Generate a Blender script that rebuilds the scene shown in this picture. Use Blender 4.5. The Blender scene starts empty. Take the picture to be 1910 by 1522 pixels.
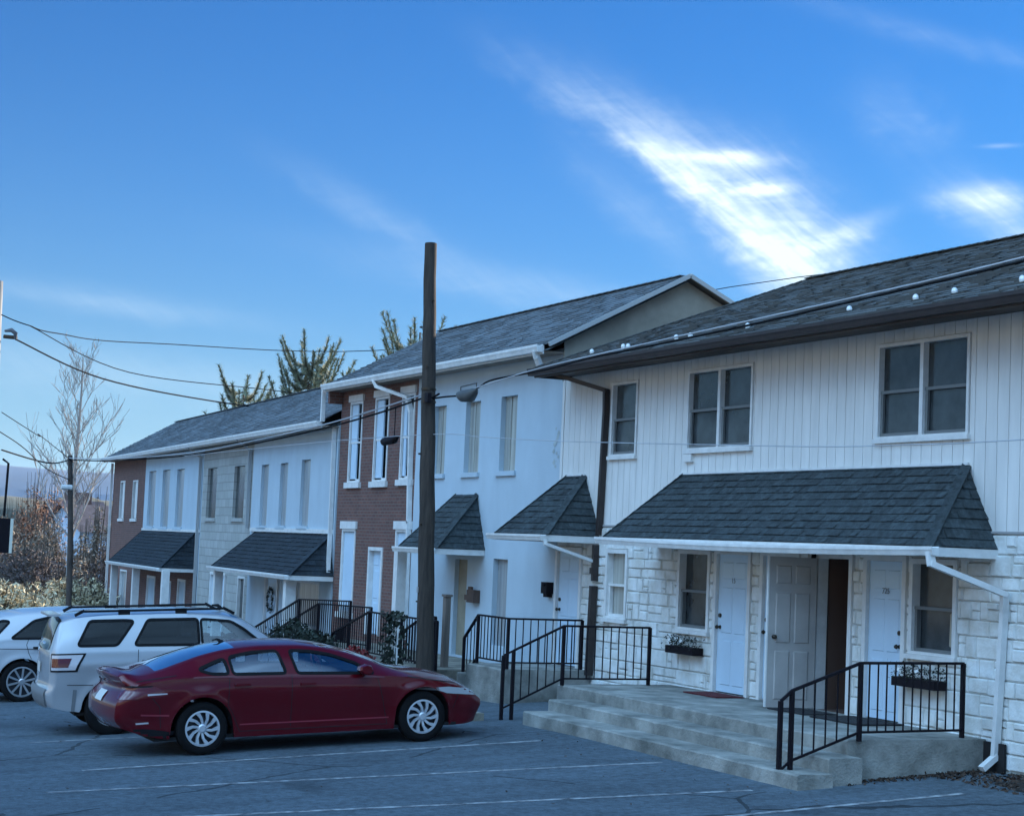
import bpy, bmesh, math, random
from math import cos, sin
from mathutils import Vector, Matrix, noise
from mathutils.bvhtree import BVHTree
import numpy as np
random.seed(7)
R = math.radians
scene = bpy.context.scene
COL = scene.collection

# ------------------------------------------------------------------ camera
YAW, PITCH, ROLL = R(24.938), R(4.323), R(2.45)
CAM = Vector((0.0, -14.207, 2.60))
d_ = Vector((-math.cos(YAW)*math.cos(PITCH), math.sin(YAW)*math.cos(PITCH), math.sin(PITCH)))
r0 = Vector((math.sin(YAW), math.cos(YAW), 0)); u0 = r0.cross(d_)
r_ = math.cos(ROLL)*r0 + math.sin(ROLL)*u0
u_ = -math.sin(ROLL)*r0 + math.cos(ROLL)*u0
cam = bpy.data.cameras.new('camera'); camo = bpy.data.objects.new('camera', cam); COL.objects.link(camo)
camo.matrix_world = Matrix(((r_.x, u_.x, -d_.x, CAM.x), (r_.y, u_.y, -d_.y, CAM.y), (r_.z, u_.z, -d_.z, CAM.z), (0, 0, 0, 1)))
cam.sensor_width = 36.0; cam.lens = 36*3400/1910.0; cam.clip_start = .1; cam.clip_end = 12000
scene.camera = camo

# ------------------------------------------------------------------ light
SUN_EL, SUN_AZ = R(17), R(-20)         # low sun behind the row (+Y side)
scene.view_settings.view_transform = 'Standard'; scene.view_settings.look = 'None'
scene.view_settings.exposure = 1.55; scene.view_settings.gamma = 1.0
world = bpy.data.worlds.new("World"); scene.world = world; world.use_nodes = True
wn, wl = world.node_tree.nodes, world.node_tree.links
wn.clear()
def N(nt, t, **kw):
    n = nt.nodes.new(t)
    for k, v in kw.items():
        if k.startswith('i_'):
            n.inputs[int(k[2:])].default_value = v
        else: setattr(n, k, v)
    return n
def M_(nt, op, a, b=None, c=None, clamp=False):
    n = nt.nodes.new('ShaderNodeMath'); n.operation = op; n.use_clamp = clamp
    for i, v in enumerate((a, b, c)):
        if v is None: continue
        if isinstance(v, (int, float)): n.inputs[i].default_value = v
        else: nt.links.new(v, n.inputs[i])
    return n.outputs[0]
wt = world.node_tree
sky = N(wt, 'ShaderNodeTexSky', sky_type='NISHITA', sun_disc=False, sun_elevation=SUN_EL, sun_rotation=SUN_AZ,
        altitude=300, air_density=1.0, dust_density=0.35, ozone_density=3.0)
tc = N(wt, 'ShaderNodeTexCoord'); sp = N(wt, 'ShaderNodeSeparateXYZ'); wl.new(tc.outputs['Generated'], sp.inputs[0])
azn = M_(wt, 'MULTIPLY', M_(wt, 'ARCTAN2', sp.outputs[1], M_(wt, 'MULTIPLY', sp.outputs[0], -1.0)), 57.2958)
eln = M_(wt, 'MULTIPLY', M_(wt, 'ARCSINE', sp.outputs[2]), 57.2958)
def cloudcoord(scale, sx, sy, ang, seed):
    ca, sa = math.cos(R(ang)), math.sin(R(ang))
    u = M_(wt, 'ADD', M_(wt, 'MULTIPLY', azn, ca*sx), M_(wt, 'MULTIPLY', eln, sa*sx))
    v = M_(wt, 'ADD', M_(wt, 'MULTIPLY', azn, -sa*sy), M_(wt, 'MULTIPLY', eln, ca*sy))
    c = N(wt, 'ShaderNodeCombineXYZ'); wl.new(u, c.inputs[0]); wl.new(v, c.inputs[1]); c.inputs[2].default_value = seed
    n = N(wt, 'ShaderNodeTexNoise'); wl.new(c.outputs[0], n.inputs['Vector'])
    n.inputs['Scale'].default_value = scale; n.inputs['Detail'].default_value = 6; n.inputs['Roughness'].default_value = .55
    n.inputs['Distortion'].default_value = .5
    return n.outputs[0]
nzA = cloudcoord(1, .22, .75, -38, 3.1)     # streaky, descending to the right
nzB = cloudcoord(1, .30, 1.2, 2, 8.4)       # horizontal wisps
nzC = cloudcoord(1, .9, .9, 0, 1.7)
nzF = cloudcoord(1, .55, 3.4, -36, 5.2)     # fine fibres
nzG = cloudcoord(1, .7, 3.2, 3, 11.9)
wob = M_(wt, 'MULTIPLY', M_(wt, 'SUBTRACT', nzC, .5), 2.6)
wob2 = M_(wt, 'MULTIPLY', M_(wt, 'SUBTRACT', nzB, .5), 2.6)
def blob(a0, e0, ra, re, ang, power=1.0, wb=1.0):
    ca, sa = math.cos(R(ang)), math.sin(R(ang))
    a = M_(wt, 'ADD', M_(wt, 'SUBTRACT', azn, a0), M_(wt, 'MULTIPLY', wob, wb)); e = M_(wt, 'ADD', M_(wt, 'SUBTRACT', eln, e0), M_(wt, 'MULTIPLY', wob2, .5*wb))
    u = M_(wt, 'DIVIDE', M_(wt, 'ADD', M_(wt, 'MULTIPLY', a, ca), M_(wt, 'MULTIPLY', e, sa)), ra)
    v = M_(wt, 'DIVIDE', M_(wt, 'ADD', M_(wt, 'MULTIPLY', a, -sa), M_(wt, 'MULTIPLY', e, ca)), re)
    r2 = M_(wt, 'ADD', M_(wt, 'MULTIPLY', u, u), M_(wt, 'MULTIPLY', v, v))
    return M_(wt, 'MULTIPLY', M_(wt, 'POWER', 2.7183, M_(wt, 'MULTIPLY', r2, -1.0)), power)
def addall(lst):
    o = lst[0]
    for x in lst[1:]: o = M_(wt, 'ADD', o, x)
    return o
sA = M_(wt, 'MULTIPLY_ADD', nzA, 2.2, -.55, clamp=True)
sB = M_(wt, 'MULTIPLY_ADD', nzB, 2.4, -.65, clamp=True)
fib = M_(wt, 'MULTIPLY_ADD', M_(wt, 'ADD', M_(wt, 'MULTIPLY', nzF, .6), M_(wt, 'MULTIPLY', nzG, .4)), 3.4, -1.2, clamp=True)
streak = M_(wt, 'MULTIPLY', M_(wt, 'ADD', M_(wt, 'MULTIPLY', sA, .55), M_(wt, 'MULTIPLY', sB, .45)), M_(wt, 'MULTIPLY_ADD', fib, .9, .35))
big = addall([blob(28.8, 12.6, 2.2, .50, -40, .38, .6), blob(31.2, 10.9, 3.2, .70, -44, .95, .6), blob(33.7, 9.1, 1.5, .85, -24, .95, .6), blob(35.3, 10.1, 1.1, .30, 24, .6, .3),
              blob(31.4, 12.35, 1.2, .20, -3, .95, .2), blob(32.5, 11.4, .9, .20, 3, .85, .2), blob(32.3, 11.6, 2.1, 1.1, -28, .42, .7), blob(34.0, 9.9, 2.0, .9, -20, .35, .6), blob(39.3, 11.15, 1.2, .34, -3, .95, .3), blob(40.0, 10.4, 1.8, .7, -30, .55, .5),
              blob(26.6, 14.0, 2.6, .6, -30, .16, .8), blob(36.8, 13.4, 1.6, 1.0, -44, .10, .9), blob(39.8, 12.7, .5, .07, 2, .25, .1), blob(39.0, 15.6, 5.5, .35, -16, .10, .3)])
thin = addall([blob(20.5, 10.0, 3, .5, -26, .13, .6), blob(12.5, 6.9, 4, .35, -5, .16, .5), blob(26, 8.0, 6, .6, -8, .16, .6), blob(14, 4.6, 9, .8, -4, .16, .6), blob(28.6, 10.6, 2.4, .6, -40, .14, .5)])
cov = M_(wt, 'ADD', M_(wt, 'MULTIPLY', big, M_(wt, 'MULTIPLY_ADD', streak, 1.15, .26)), M_(wt, 'MULTIPLY', thin, M_(wt, 'MULTIPLY_ADD', streak, .9, .45)), clamp=True)
above = M_(wt, 'GREATER_THAN', eln, -2.0)
cov = M_(wt, 'MULTIPLY', cov, above)
tint = N(wt, 'ShaderNodeMix', data_type='RGBA', blend_type='MULTIPLY'); tint.inputs[0].default_value = 1.0
wl.new(sky.outputs[0], tint.inputs[6]); tint.inputs[7].default_value = (.035, .22, .45, 1)
hz = N(wt, 'ShaderNodeMix', data_type='RGBA'); wl.new(M_(wt, 'MULTIPLY', M_(wt, 'POWER', 2.7183, M_(wt, 'MULTIPLY', M_(wt, 'MAXIMUM', eln, 0.0), -.17)), .95), hz.inputs[0]); wl.new(tint.outputs[2], hz.inputs[6]); hz.inputs[7].default_value = (.95, 1.85, 2.6, 1)
hz2 = N(wt, 'ShaderNodeMix', data_type='RGBA'); wl.new(M_(wt, 'MULTIPLY', M_(wt, 'POWER', 2.7183, M_(wt, 'MULTIPLY', M_(wt, 'MAXIMUM', eln, 0.0), -.33)), .95), hz2.inputs[0]); wl.new(hz.outputs[2], hz2.inputs[6]); hz2.inputs[7].default_value = (1.9, 2.8, 3.1, 1)
mx = N(wt, 'ShaderNodeMix', data_type='RGBA'); wl.new(cov, mx.inputs[0]); wl.new(hz2.outputs[2], mx.inputs[6]); mx.inputs[7].default_value = (3.4, 4.0, 4.3, 1)
# bright blue fill added to the unseen sky behind the camera, lighting the facades
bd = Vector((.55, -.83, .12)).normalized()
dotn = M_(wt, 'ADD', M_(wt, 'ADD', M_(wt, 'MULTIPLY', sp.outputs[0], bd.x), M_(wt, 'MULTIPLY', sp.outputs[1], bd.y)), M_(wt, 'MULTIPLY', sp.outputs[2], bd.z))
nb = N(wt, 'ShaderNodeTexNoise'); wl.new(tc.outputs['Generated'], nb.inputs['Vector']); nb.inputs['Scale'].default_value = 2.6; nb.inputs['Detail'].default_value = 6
skyfill = M_(wt, 'MULTIPLY', M_(wt, 'MULTIPLY_ADD', dotn, 1.6, .1, clamp=True), M_(wt, 'MULTIPLY_ADD', nb.outputs[0], 2.4, -.5, clamp=True))
skyfill = M_(wt, 'MULTIPLY', skyfill, M_(wt, 'MULTIPLY_ADD', sp.outputs[2], 3.0, -.7, clamp=True))
mx2 = N(wt, 'ShaderNodeMix', data_type='RGBA'); wl.new(skyfill, mx2.inputs[0]); wl.new(mx.outputs[2], mx2.inputs[6]); mx2.inputs[7].default_value = (6.2, 11.6, 18.5, 1)
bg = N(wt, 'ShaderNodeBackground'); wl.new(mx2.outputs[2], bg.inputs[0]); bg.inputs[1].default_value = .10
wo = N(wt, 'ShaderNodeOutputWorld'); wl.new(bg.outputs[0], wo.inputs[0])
sun = bpy.data.lights.new('sun', 'SUN'); sun.energy = 4.2; sun.angle = R(.5); sun.color = (1, .90, .76)
suno = bpy.data.objects.new('sun', sun); COL.objects.link(suno); suno.location = (0, 40, 30)
# direction towards the sun; Nishita rotation 0 = +Y, increasing towards +X
sd = Vector((math.sin(SUN_AZ)*math.cos(SUN_EL), math.cos(SUN_AZ)*math.cos(SUN_EL), math.sin(SUN_EL)))
suno.rotation_euler = sd.to_track_quat('Z', 'Y').to_euler()

# ------------------------------------------------------------------ materials
MATS = {}
def mat(name, col, rough=.7, metal=0., var=.0, vscale=3., bump=0., bscale=40., coat=0., spec=.5, island=0., vcol=None, v2=0., v2scale=.6, alpha=None, stretch=None, trans=0.):
    if name in MATS: return MATS[name]
    m = bpy.data.materials.new(name); m.use_nodes = True; nt = m.node_tree; L = nt.links
    b = nt.nodes['Principled BSDF']; b.inputs['Roughness'].default_value = rough; b.inputs['Metallic'].default_value = metal
    b.inputs['Coat Weight'].default_value = coat; b.inputs['Coat Roughness'].default_value = .06; b.inputs['Specular IOR Level'].default_value = spec
    if trans: b.inputs['Transmission Weight'].default_value = trans
    t = nt.nodes.new('ShaderNodeTexCoord'); vec = t.outputs['Object']
    if stretch:
        mp = nt.nodes.new('ShaderNodeMapping'); mp.inputs['Scale'].default_value = stretch; L.new(vec, mp.inputs[0]); vec = mp.outputs[0]
    cur = nt.nodes.new('ShaderNodeRGB'); cur.outputs[0].default_value = (*col, 1); out = cur.outputs[0]
    if var:
        n = nt.nodes.new('ShaderNodeTexNoise'); n.inputs['Scale'].default_value = vscale; n.inputs['Detail'].default_value = 6; n.inputs['Roughness'].default_value = .6; L.new(vec, n.inputs['Vector'])
        mixn = nt.nodes.new('ShaderNodeMix'); mixn.data_type = 'RGBA'; f = M_(nt, 'MULTIPLY_ADD', n.outputs[0], 3.0, -1.0, clamp=True)
        L.new(f, mixn.inputs[0]); c2 = vcol or tuple(c*(1-var) for c in col); c1 = tuple(min(1, c*(1+var*.5)) for c in col)
        mixn.inputs[6].default_value = (*c1, 1); mixn.inputs[7].default_value = (*c2, 1); out = mixn.outputs[2]
    if v2:
        n = nt.nodes.new('ShaderNodeTexNoise'); n.inputs['Scale'].default_value = v2scale; n.inputs['Detail'].default_value = 5; n.inputs['Roughness'].default_value = .65; L.new(vec, n.inputs['Vector'])
        hs = nt.nodes.new('ShaderNodeHueSaturation'); L.new(out, hs.inputs['Color']); L.new(M_(nt, 'MULTIPLY_ADD', n.outputs[0], 2*v2, 1-v2), hs.inputs['Value']); out = hs.outputs[0]
    if island:
        g = nt.nodes.new('ShaderNodeNewGeometry'); hs = nt.nodes.new('ShaderNodeHueSaturation'); L.new(out, hs.inputs['Color'])
        L.new(M_(nt, 'MULTIPLY_ADD', g.outputs['Random Per Island'], 2*island, 1-island), hs.inputs['Value']); out = hs.outputs[0]
    L.new(out, b.inputs['Base Color'])
    if bump:
        n = nt.nodes.new('ShaderNodeTexNoise'); n.inputs['Scale'].default_value = bscale; n.inputs['Detail'].default_value = 5; L.new(vec, n.inputs['Vector'])
        bp = nt.nodes.new('ShaderNodeBump'); bp.inputs['Strength'].default_value = bump; bp.inputs['Distance'].default_value = .02; L.new(n.outputs[0], bp.inputs['Height']); L.new(bp.outputs[0], b.inputs['Normal'])
    MATS[name] = m; return m
def brickmat(name, c1, c2, mortar, bw=.22, bh=.075, ms=.01, var=.3):
    m = bpy.data.materials.new(name); m.use_nodes = True; nt = m.node_tree; L = nt.links; b = nt.nodes['Principled BSDF']; b.inputs['Roughness'].default_value = .85
    uv = nt.nodes.new('ShaderNodeUVMap'); br = nt.nodes.new('ShaderNodeTexBrick'); L.new(uv.outputs[0], br.inputs['Vector'])
    br.inputs['Scale'].default_value = 1; br.inputs['Brick Width'].default_value = bw; br.inputs['Row Height'].default_value = bh; br.inputs['Mortar Size'].default_value = ms
    br.inputs['Color1'].default_value = (*c1, 1); br.inputs['Color2'].default_value = (*c2, 1); br.inputs['Mortar'].default_value = (*mortar, 1)
    n = nt.nodes.new('ShaderNodeTexNoise'); n.inputs['Scale'].default_value = 1.6; n.inputs['Detail'].default_value = 8; n.inputs['Roughness'].default_value = .65; L.new(uv.outputs[0], n.inputs['Vector'])
    hs = nt.nodes.new('ShaderNodeHueSaturation'); L.new(br.outputs[0], hs.inputs['Color']); L.new(M_(nt, 'MULTIPLY_ADD', n.outputs[0], 2*var, 1-var), hs.inputs['Value'])
    L.new(hs.outputs[0], b.inputs['Base Color'])
    bp = nt.nodes.new('ShaderNodeBump'); bp.inputs['Strength'].default_value = .6; bp.inputs['Distance'].default_value = .01; bp.invert = True; L.new(br.outputs['Fac'], bp.inputs['Height']); L.new(bp.outputs[0], b.inputs['Normal'])
    MATS[name] = m; return m
def glassmat(name, tintc, fac_t):
    m = bpy.data.materials.new(name); m.use_nodes = True; nt = m.node_tree; nt.nodes.clear(); L = nt.links
    o = nt.nodes.new('ShaderNodeOutputMaterial'); tr = nt.nodes.new('ShaderNodeBsdfTransparent'); tr.inputs[0].default_value = (*tintc, 1)
    gl = nt.nodes.new('ShaderNodeBsdfGlossy'); gl.inputs['Roughness'].default_value = .03; gl.inputs[0].default_value = (1, 1, 1, 1)
    fr = nt.nodes.new('ShaderNodeFresnel'); fr.inputs[0].default_value = 1.5
    mx = nt.nodes.new('ShaderNodeMixShader'); L.new(M_(nt, 'MULTIPLY_ADD', fr.outputs[0], 1.0, fac_t, clamp=True), mx.inputs[0]); L.new(tr.outputs[0], mx.inputs[1]); L.new(gl.outputs[0], mx.inputs[2]); L.new(mx.outputs[0], o.inputs[0])
    MATS[name] = m; return m

# ------------------------------------------------------------------ mesh helpers
class MB:
    def __init__(s): s.v = []; s.f = []; s.smooth = False
    def face(s, pts):
        n = len(s.v); s.v += [tuple(p) for p in pts]; s.f.append(tuple(range(n, n+len(pts)))); return s
    def box(s, x0, x1, y0, y1, z0, z1):
        if x0 > x1: x0, x1 = x1, x0
        if y0 > y1: y0, y1 = y1, y0
        if z0 > z1: z0, z1 = z1, z0
        n = len(s.v)
        s.v += [(x0, y0, z0), (x1, y0, z0), (x1, y1, z0), (x0, y1, z0), (x0, y0, z1), (x1, y0, z1), (x1, y1, z1), (x0, y1, z1)]
        s.f += [tuple(n+i for i in q) for q in ((0, 3, 2, 1), (4, 5, 6, 7), (0, 1, 5, 4), (1, 2, 6, 5), (2, 3, 7, 6), (3, 0, 4, 7))]; return s
    def tube(s, path, r, k=6, cap=True):
        P = [Vector(p) for p in path]; rs = r if isinstance(r, (list, tuple)) else [r]*len(P); rings = []
        up = Vector((0, 0, 1))
        for i, p in enumerate(P):
            t = (P[min(i+1, len(P)-1)] - P[max(i-1, 0)])
            t = t.normalized() if t.length > 1e-9 else Vector((0, 0, 1))
            ref = up if abs(t.z) < .9 else Vector((0, 1, 0))
            a = t.cross(ref).normalized(); b = t.cross(a).normalized(); n = len(s.v)
            for j in range(k):
                an = 2*math.pi*(j+.5)/k; s.v.append(tuple(p + a*math.cos(an)*rs[i] + b*math.sin(an)*rs[i]))
            rings.append(n)
        for i in range(len(rings)-1):
            for j in range(k):
                j2 = (j+1) % k; s.f.append((rings[i]+j, rings[i]+j2, rings[i+1]+j2, rings[i+1]+j))
        if cap:
            s.f.append(tuple(rings[0]+j for j in range(k))[::-1]); s.f.append(tuple(rings[-1]+j for j in range(k)))
        return s
    def bar(s, p, q, w, h=None):
        """square bar from p to q"""
        h = h or w; p = Vector(p); q = Vector(q); t = (q-p).normalized(); ref = Vector((0, 0, 1)) if abs(t.z) < .9 else Vector((1, 0, 0))
        a = t.cross(ref).normalized()*w/2; b = t.cross(a).normalized()*h/2; n = len(s.v)
        for c in (p, q):
            for (i, j) in ((-1, -1), (1, -1), (1, 1), (-1, 1)): s.v.append(tuple(c+a*i+b*j))
        s.f += [tuple(n+i for i in q_) for q_ in ((0, 1, 2, 3), (7, 6, 5, 4), (0, 4, 5, 1), (1, 5, 6, 2), (2, 6, 7, 3), (3, 7, 4, 0))]; return s
    def build(s, name, m, parent=None, smooth=None, label=None, weld=False):
        o_ = ORG.get(parent.name, (0, 0, 0)) if parent else (0, 0, 0)
        me = bpy.data.meshes.new(name); me.from_pydata([(a-o_[0], b-o_[1], c-o_[2]) for a, b, c in s.v], [], s.f)
        if weld or smooth:
            bm = bmesh.new(); bm.from_mesh(me); bmesh.ops.remove_doubles(bm, verts=bm.verts, dist=1e-4)
            bm.to_mesh(me); bm.free()
        uv = me.uv_layers.new(name='UVMap').data; off = Vector(o_)
        for p in me.polygons:
            n = p.normal; h = n.cross(Vector((0, 0, 1)))
            h = h.normalized() if h.length > 1e-3 else Vector((1, 0, 0)); w = n.cross(h)
            if w.z > 0: w = -w
            for li in p.loop_indices:
                c = me.vertices[me.loops[li].vertex_index].co + off; uv[li].uv = (c.dot(h), -c.dot(w))
        if smooth:
            for p in me.polygons: p.use_smooth = True
            if hasattr(me, 'set_sharp_from_angle'): me.set_sharp_from_angle(angle=R(smooth if smooth is not True else 40))
        me.materials.append(m)
        o = bpy.data.objects.new(name, me); COL.objects.link(o)
        if parent: o.parent = parent; ORG[o.name] = o_
        if label: o['label'] = label
        return o
ORG = {}
def tag(o, label, cat, group=None):
    o['label'] = label; o['category'] = cat
    if group: o['group'] = group
    return o
def thing(name, label, cat, org=(0, 0, 0), frame=None, group=None):
    o = bpy.data.objects.new(name, None); COL.objects.link(o); o.empty_display_size = .2
    if frame is None: o.location = org
    else: o.matrix_world = frame @ Matrix.Translation(org)
    ORG[o.name] = org; return tag(o, label, cat, group)
def single(mb, name, m, label, cat, org, group=None, smooth=None):
    """a thing that is one mesh: its origin at its base"""
    fake = bpy.data.objects.new('tmp_origin', None); ORG[fake.name] = org
    o = mb.build(name, m, fake, smooth); o.parent = None; o.location = org; ORG[o.name] = org; bpy.data.objects.remove(fake)
    return tag(o, label, cat, group)
def dup(o, name=None):
    c = o.copy(); COL.objects.link(c); ORG[c.name] = ORG.get(o.name, (0, 0, 0))
    for ch in list(o.children):
        d = dup(ch); d.parent = c
    return c
def clip(poly, rect):
    x0, x1, y0, y1 = rect
    def cl(ps, f, inter):
        out = []
        for i in range(len(ps)):
            a, b = ps[i], ps[(i+1) % len(ps)]; fa, fb = f(a), f(b)
            if fa: out.append(a)
            if fa != fb: out.append(inter(a, b))
        return out
    def ix(c): return lambda a, b: (c, a[1]+(b[1]-a[1])*(c-a[0])/(b[0]-a[0]))
    def iy(c): return lambda a, b: (a[0]+(b[0]-a[0])*(c-a[1])/(b[1]-a[1]), c)
    for f, i in ((lambda p: p[0] >= x0, ix(x0)), (lambda p: p[0] <= x1, ix(x1)), (lambda p: p[1] >= y0, iy(y0)), (lambda p: p[1] <= y1, iy(y1))):
        if len(poly) < 3: return []
        poly = cl(poly, f, i)
    return poly if len(poly) >= 3 else []
def rect_sub(rects, holes):
    out = list(rects)
    for (hx0, hx1, hz0, hz1) in holes:
        nxt = []
        for (x0, x1, z0, z1) in out:
            if hx1 <= x0 or hx0 >= x1 or hz1 <= z0 or hz0 >= z1: nxt.append((x0, x1, z0, z1)); continue
            if x0 < hx0: nxt.append((x0, hx0, z0, z1))
            if x1 > hx1: nxt.append((hx1, x1, z0, z1))
            a, b = max(x0, hx0), min(x1, hx1)
            if z0 < hz0: nxt.append((a, b, z0, hz0))
            if z1 > hz1: nxt.append((a, b, hz1, z1))
        out = nxt
    return [r for r in out if r[1]-r[0] > .012 and r[3]-r[2] > .012]
def wall_holes(mb, x0, x1, z0, z1, holes, y=0., depth=.12):
    xs = sorted({x0, x1, *[h[0] for h in holes], *[h[1] for h in holes]}); xs = [a for a in xs if x0 <= a <= x1]
    zs = sorted({z0, z1, *[h[2] for h in holes], *[h[3] for h in holes]}); zs = [a for a in zs if z0 <= a <= z1]
    for i in range(len(xs)-1):
        for j in range(len(zs)-1):
            cx, cz = (xs[i]+xs[i+1])/2, (zs[j]+zs[j+1])/2
            if any(h[0] < cx < h[1] and h[2] < cz < h[3] for h in holes): continue
            mb.face([(xs[i], y, zs[j]), (xs[i+1], y, zs[j]), (xs[i+1], y, zs[j+1]), (xs[i], y, zs[j+1])])
    for (a, b, c, d) in holes:
        e = y+depth
        mb.face([(a, y, c), (a, y, d), (a, e, d), (a, e, c)]); mb.face([(b, y, d), (b, y, c), (b, e, c), (b, e, d)])
        mb.face([(a, y, d), (b, y, d), (b, e, d), (a, e, d)]); mb.face([(b, y, c), (a, y, c), (a, e, c), (b, e, c)])
def shingles(mb, A, B, Cc, D, row=.14, wmin=.09, wmax=.24, thick=.012):
    """A,B lower edge left/right, Cc,D upper right/left (Cc may equal D): courses of laminated tabs on that plane"""
    A, B, Cc, D = map(Vector, (A, B, Cc, D)); n = (B-A).cross(D-A).normalized()
    if n.z < 0: n = -n
    u = (B-A).normalized(); v = n.cross(u).normalized()
    if v.z < 0: v = -v
    to2 = lambda p: ((p-A).dot(u), (p-A).dot(v)); poly = [to2(A), to2(B), to2(Cc)] + ([to2(D)] if (Cc-D).length > 1e-4 else [])
    ext = lambda q, h: A+u*q[0]+v*q[1]+n*h
    mb.face([ext(q, 0) for q in poly])
    lo = min(q[0] for q in poly); hi = max(q[0] for q in poly); top = max(q[1] for q in poly)
    k = 0; y = -.02
    while y < top:
        x = lo - random.random()*wmax
        while x < hi:
            w = random.uniform(wmin, wmax); g = .004
            p = clip(poly, (x+g*.5, x+w-g*.5, max(y, -.02), y+row+.01))
            if p:
                t = thick*(1 + 1.0*(random.random() < .45)); y_ = 0
                mb.face([ext(q, .002 + t*max(0, min(1, 1-(q[1]-y)/(row+.01)))) for q in p])
                if p:
                    lowv = [q for q in p if abs(q[1]-max(y, min(qq[1] for qq in poly))) < 1e-6]
                    if len(lowv) == 2:
                        a, b = sorted(lowv); mb.face([ext(a, 0), ext(b, 0), ext(b, .002+t), ext(a, .002+t)])
            x += w
        y += row; k += 1

# ------------------------------------------------------------------ palette
def asphalt():
    m = bpy.data.materials.new('asphalt'); m.use_nodes = True; nt = m.node_tree; L = nt.links; b = nt.nodes['Principled BSDF']; b.inputs['Roughness'].default_value = .92; b.inputs['Specular IOR Level'].default_value = .3
    t = nt.nodes.new('ShaderNodeTexCoord')
    def nz(sc, det=5, st=None, dist=0):
        n = nt.nodes.new('ShaderNodeTexNoise'); n.inputs['Scale'].default_value = sc; n.inputs['Detail'].default_value = det; n.inputs['Roughness'].default_value = .62; n.inputs['Distortion'].default_value = dist
        if st: mp = nt.nodes.new('ShaderNodeMapping'); mp.inputs['Scale'].default_value = st; mp.inputs['Rotation'].default_value = (0, 0, R(4)); L.new(t.outputs['Object'], mp.inputs[0]); L.new(mp.outputs[0], n.inputs['Vector'])
        else: L.new(t.outputs['Object'], n.inputs['Vector'])
        return n.outputs[0]
    grain = nz(60, 3); spk = nz(11, 4); big = nz(.5, 6); streak = nz(1.0, 6, (2.2, .35, 1)); stain = nz(.75, 4, None, .6)
    v = M_(nt, 'MULTIPLY_ADD', grain, 1.3, .35); v = M_(nt, 'MULTIPLY', v, M_(nt, 'MULTIPLY_ADD', spk, 1.5, .25)); v = M_(nt, 'MULTIPLY', v, M_(nt, 'MULTIPLY_ADD', big, .8, .6)); v = M_(nt, 'MULTIPLY', v, M_(nt, 'MULTIPLY_ADD', streak, 1.1, .45))
    st = M_(nt, 'MULTIPLY_ADD', stain, 7.0, -4.3, clamp=True); v = M_(nt, 'MULTIPLY', v, M_(nt, 'MULTIPLY_ADD', st, -.42, 1.0))
    vo = nt.nodes.new('ShaderNodeTexVoronoi'); vo.feature = 'DISTANCE_TO_EDGE'; vo.inputs['Scale'].default_value = .33; vo.inputs['Randomness'].default_value = 1
    mp = nt.nodes.new('ShaderNodeMix'); mp.data_type = 'RGBA'; mp.inputs[0].default_value = .22; nn = nt.nodes.new('ShaderNodeTexNoise'); nn.inputs['Scale'].default_value = 1.6; nn.inputs['Detail'].default_value = 6; L.new(t.outputs['Object'], nn.inputs['Vector']); L.new(t.outputs['Object'], mp.inputs[6]); L.new(nn.outputs[1], mp.inputs[7]); L.new(mp.outputs[2], vo.inputs['Vector'])
    cr = M_(nt, 'LESS_THAN', vo.outputs['Distance'], .006); cr = M_(nt, 'MULTIPLY', cr, M_(nt, 'GREATER_THAN', nz(.3, 3), .47)); v = M_(nt, 'MULTIPLY', v, M_(nt, 'MULTIPLY_ADD', cr, -.6, 1.0))
    hs = nt.nodes.new('ShaderNodeHueSaturation'); hs.inputs['Color'].default_value = (.078, .102, .122, 1); L.new(v, hs.inputs['Value']); L.new(hs.outputs[0], b.inputs['Base Color'])
    bp = nt.nodes.new('ShaderNodeBump'); bp.inputs['Strength'].default_value = .5; bp.inputs['Distance'].default_value = .012; L.new(M_(nt, 'SUBTRACT', grain, cr), bp.inputs['Height']); L.new(bp.outputs[0], b.inputs['Normal']); return m
ASPH = asphalt()
PAINTW = mat('worn_line_paint', (.27, .29, .30), .9, var=.8, vscale=7, vcol=(.055, .06, .07))
SOIL = mat('dirt', (.028, .02, .016), 1., var=.5, vscale=6, bump=.6, bscale=30)
CONC = mat('concrete', (.27, .265, .24), .9, var=.6, vscale=1.9, bump=.6, bscale=35, v2=.30, v2scale=5, vcol=(.13, .13, .115))
CONCD = mat('dark_concrete', (.22, .20, .16), .9, var=.6, vscale=2.6, bump=.5, bscale=30, v2=.3, v2scale=4)
STONE = mat('painted_stone', (.76, .78, .77), .85, var=.10, vscale=3.2, bump=.6, bscale=18, island=.06, vcol=(.58, .57, .52), v2=.05, v2scale=9)
MORT = mat('stone_joint', (.27, .27, .25), .95, var=.6, vscale=5, vcol=(.46, .45, .42))
SIDE = mat('painted_siding', (.74, .725, .69), .7, var=.10, vscale=3, bump=.12, bscale=60, v2=.07, v2scale=1.2, stretch=(1.6, 1, .25))
GROOVE = mat('siding_groove', (.33, .33, .33), .9)
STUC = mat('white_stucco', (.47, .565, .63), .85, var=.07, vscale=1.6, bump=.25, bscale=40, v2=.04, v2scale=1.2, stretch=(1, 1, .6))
STUCG = mat('shaded_gable_stucco', (.29, .27, .22), .9, var=.25, vscale=1.4, bump=.2, bscale=40, v2=.12, v2scale=.8)  # shade of the gable put into a grey-beige version of the white stucco
WTRIM = mat('white_trim', (.72, .72, .70), .55, var=.12, vscale=5)
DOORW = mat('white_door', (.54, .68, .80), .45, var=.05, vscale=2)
DOORB = mat('beige_door', (.42, .40, .38), .55, var=.12, vscale=3)
BROWN = mat('brown_metal', (.035, .024, .022), .5, var=.3, vscale=6)
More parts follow.
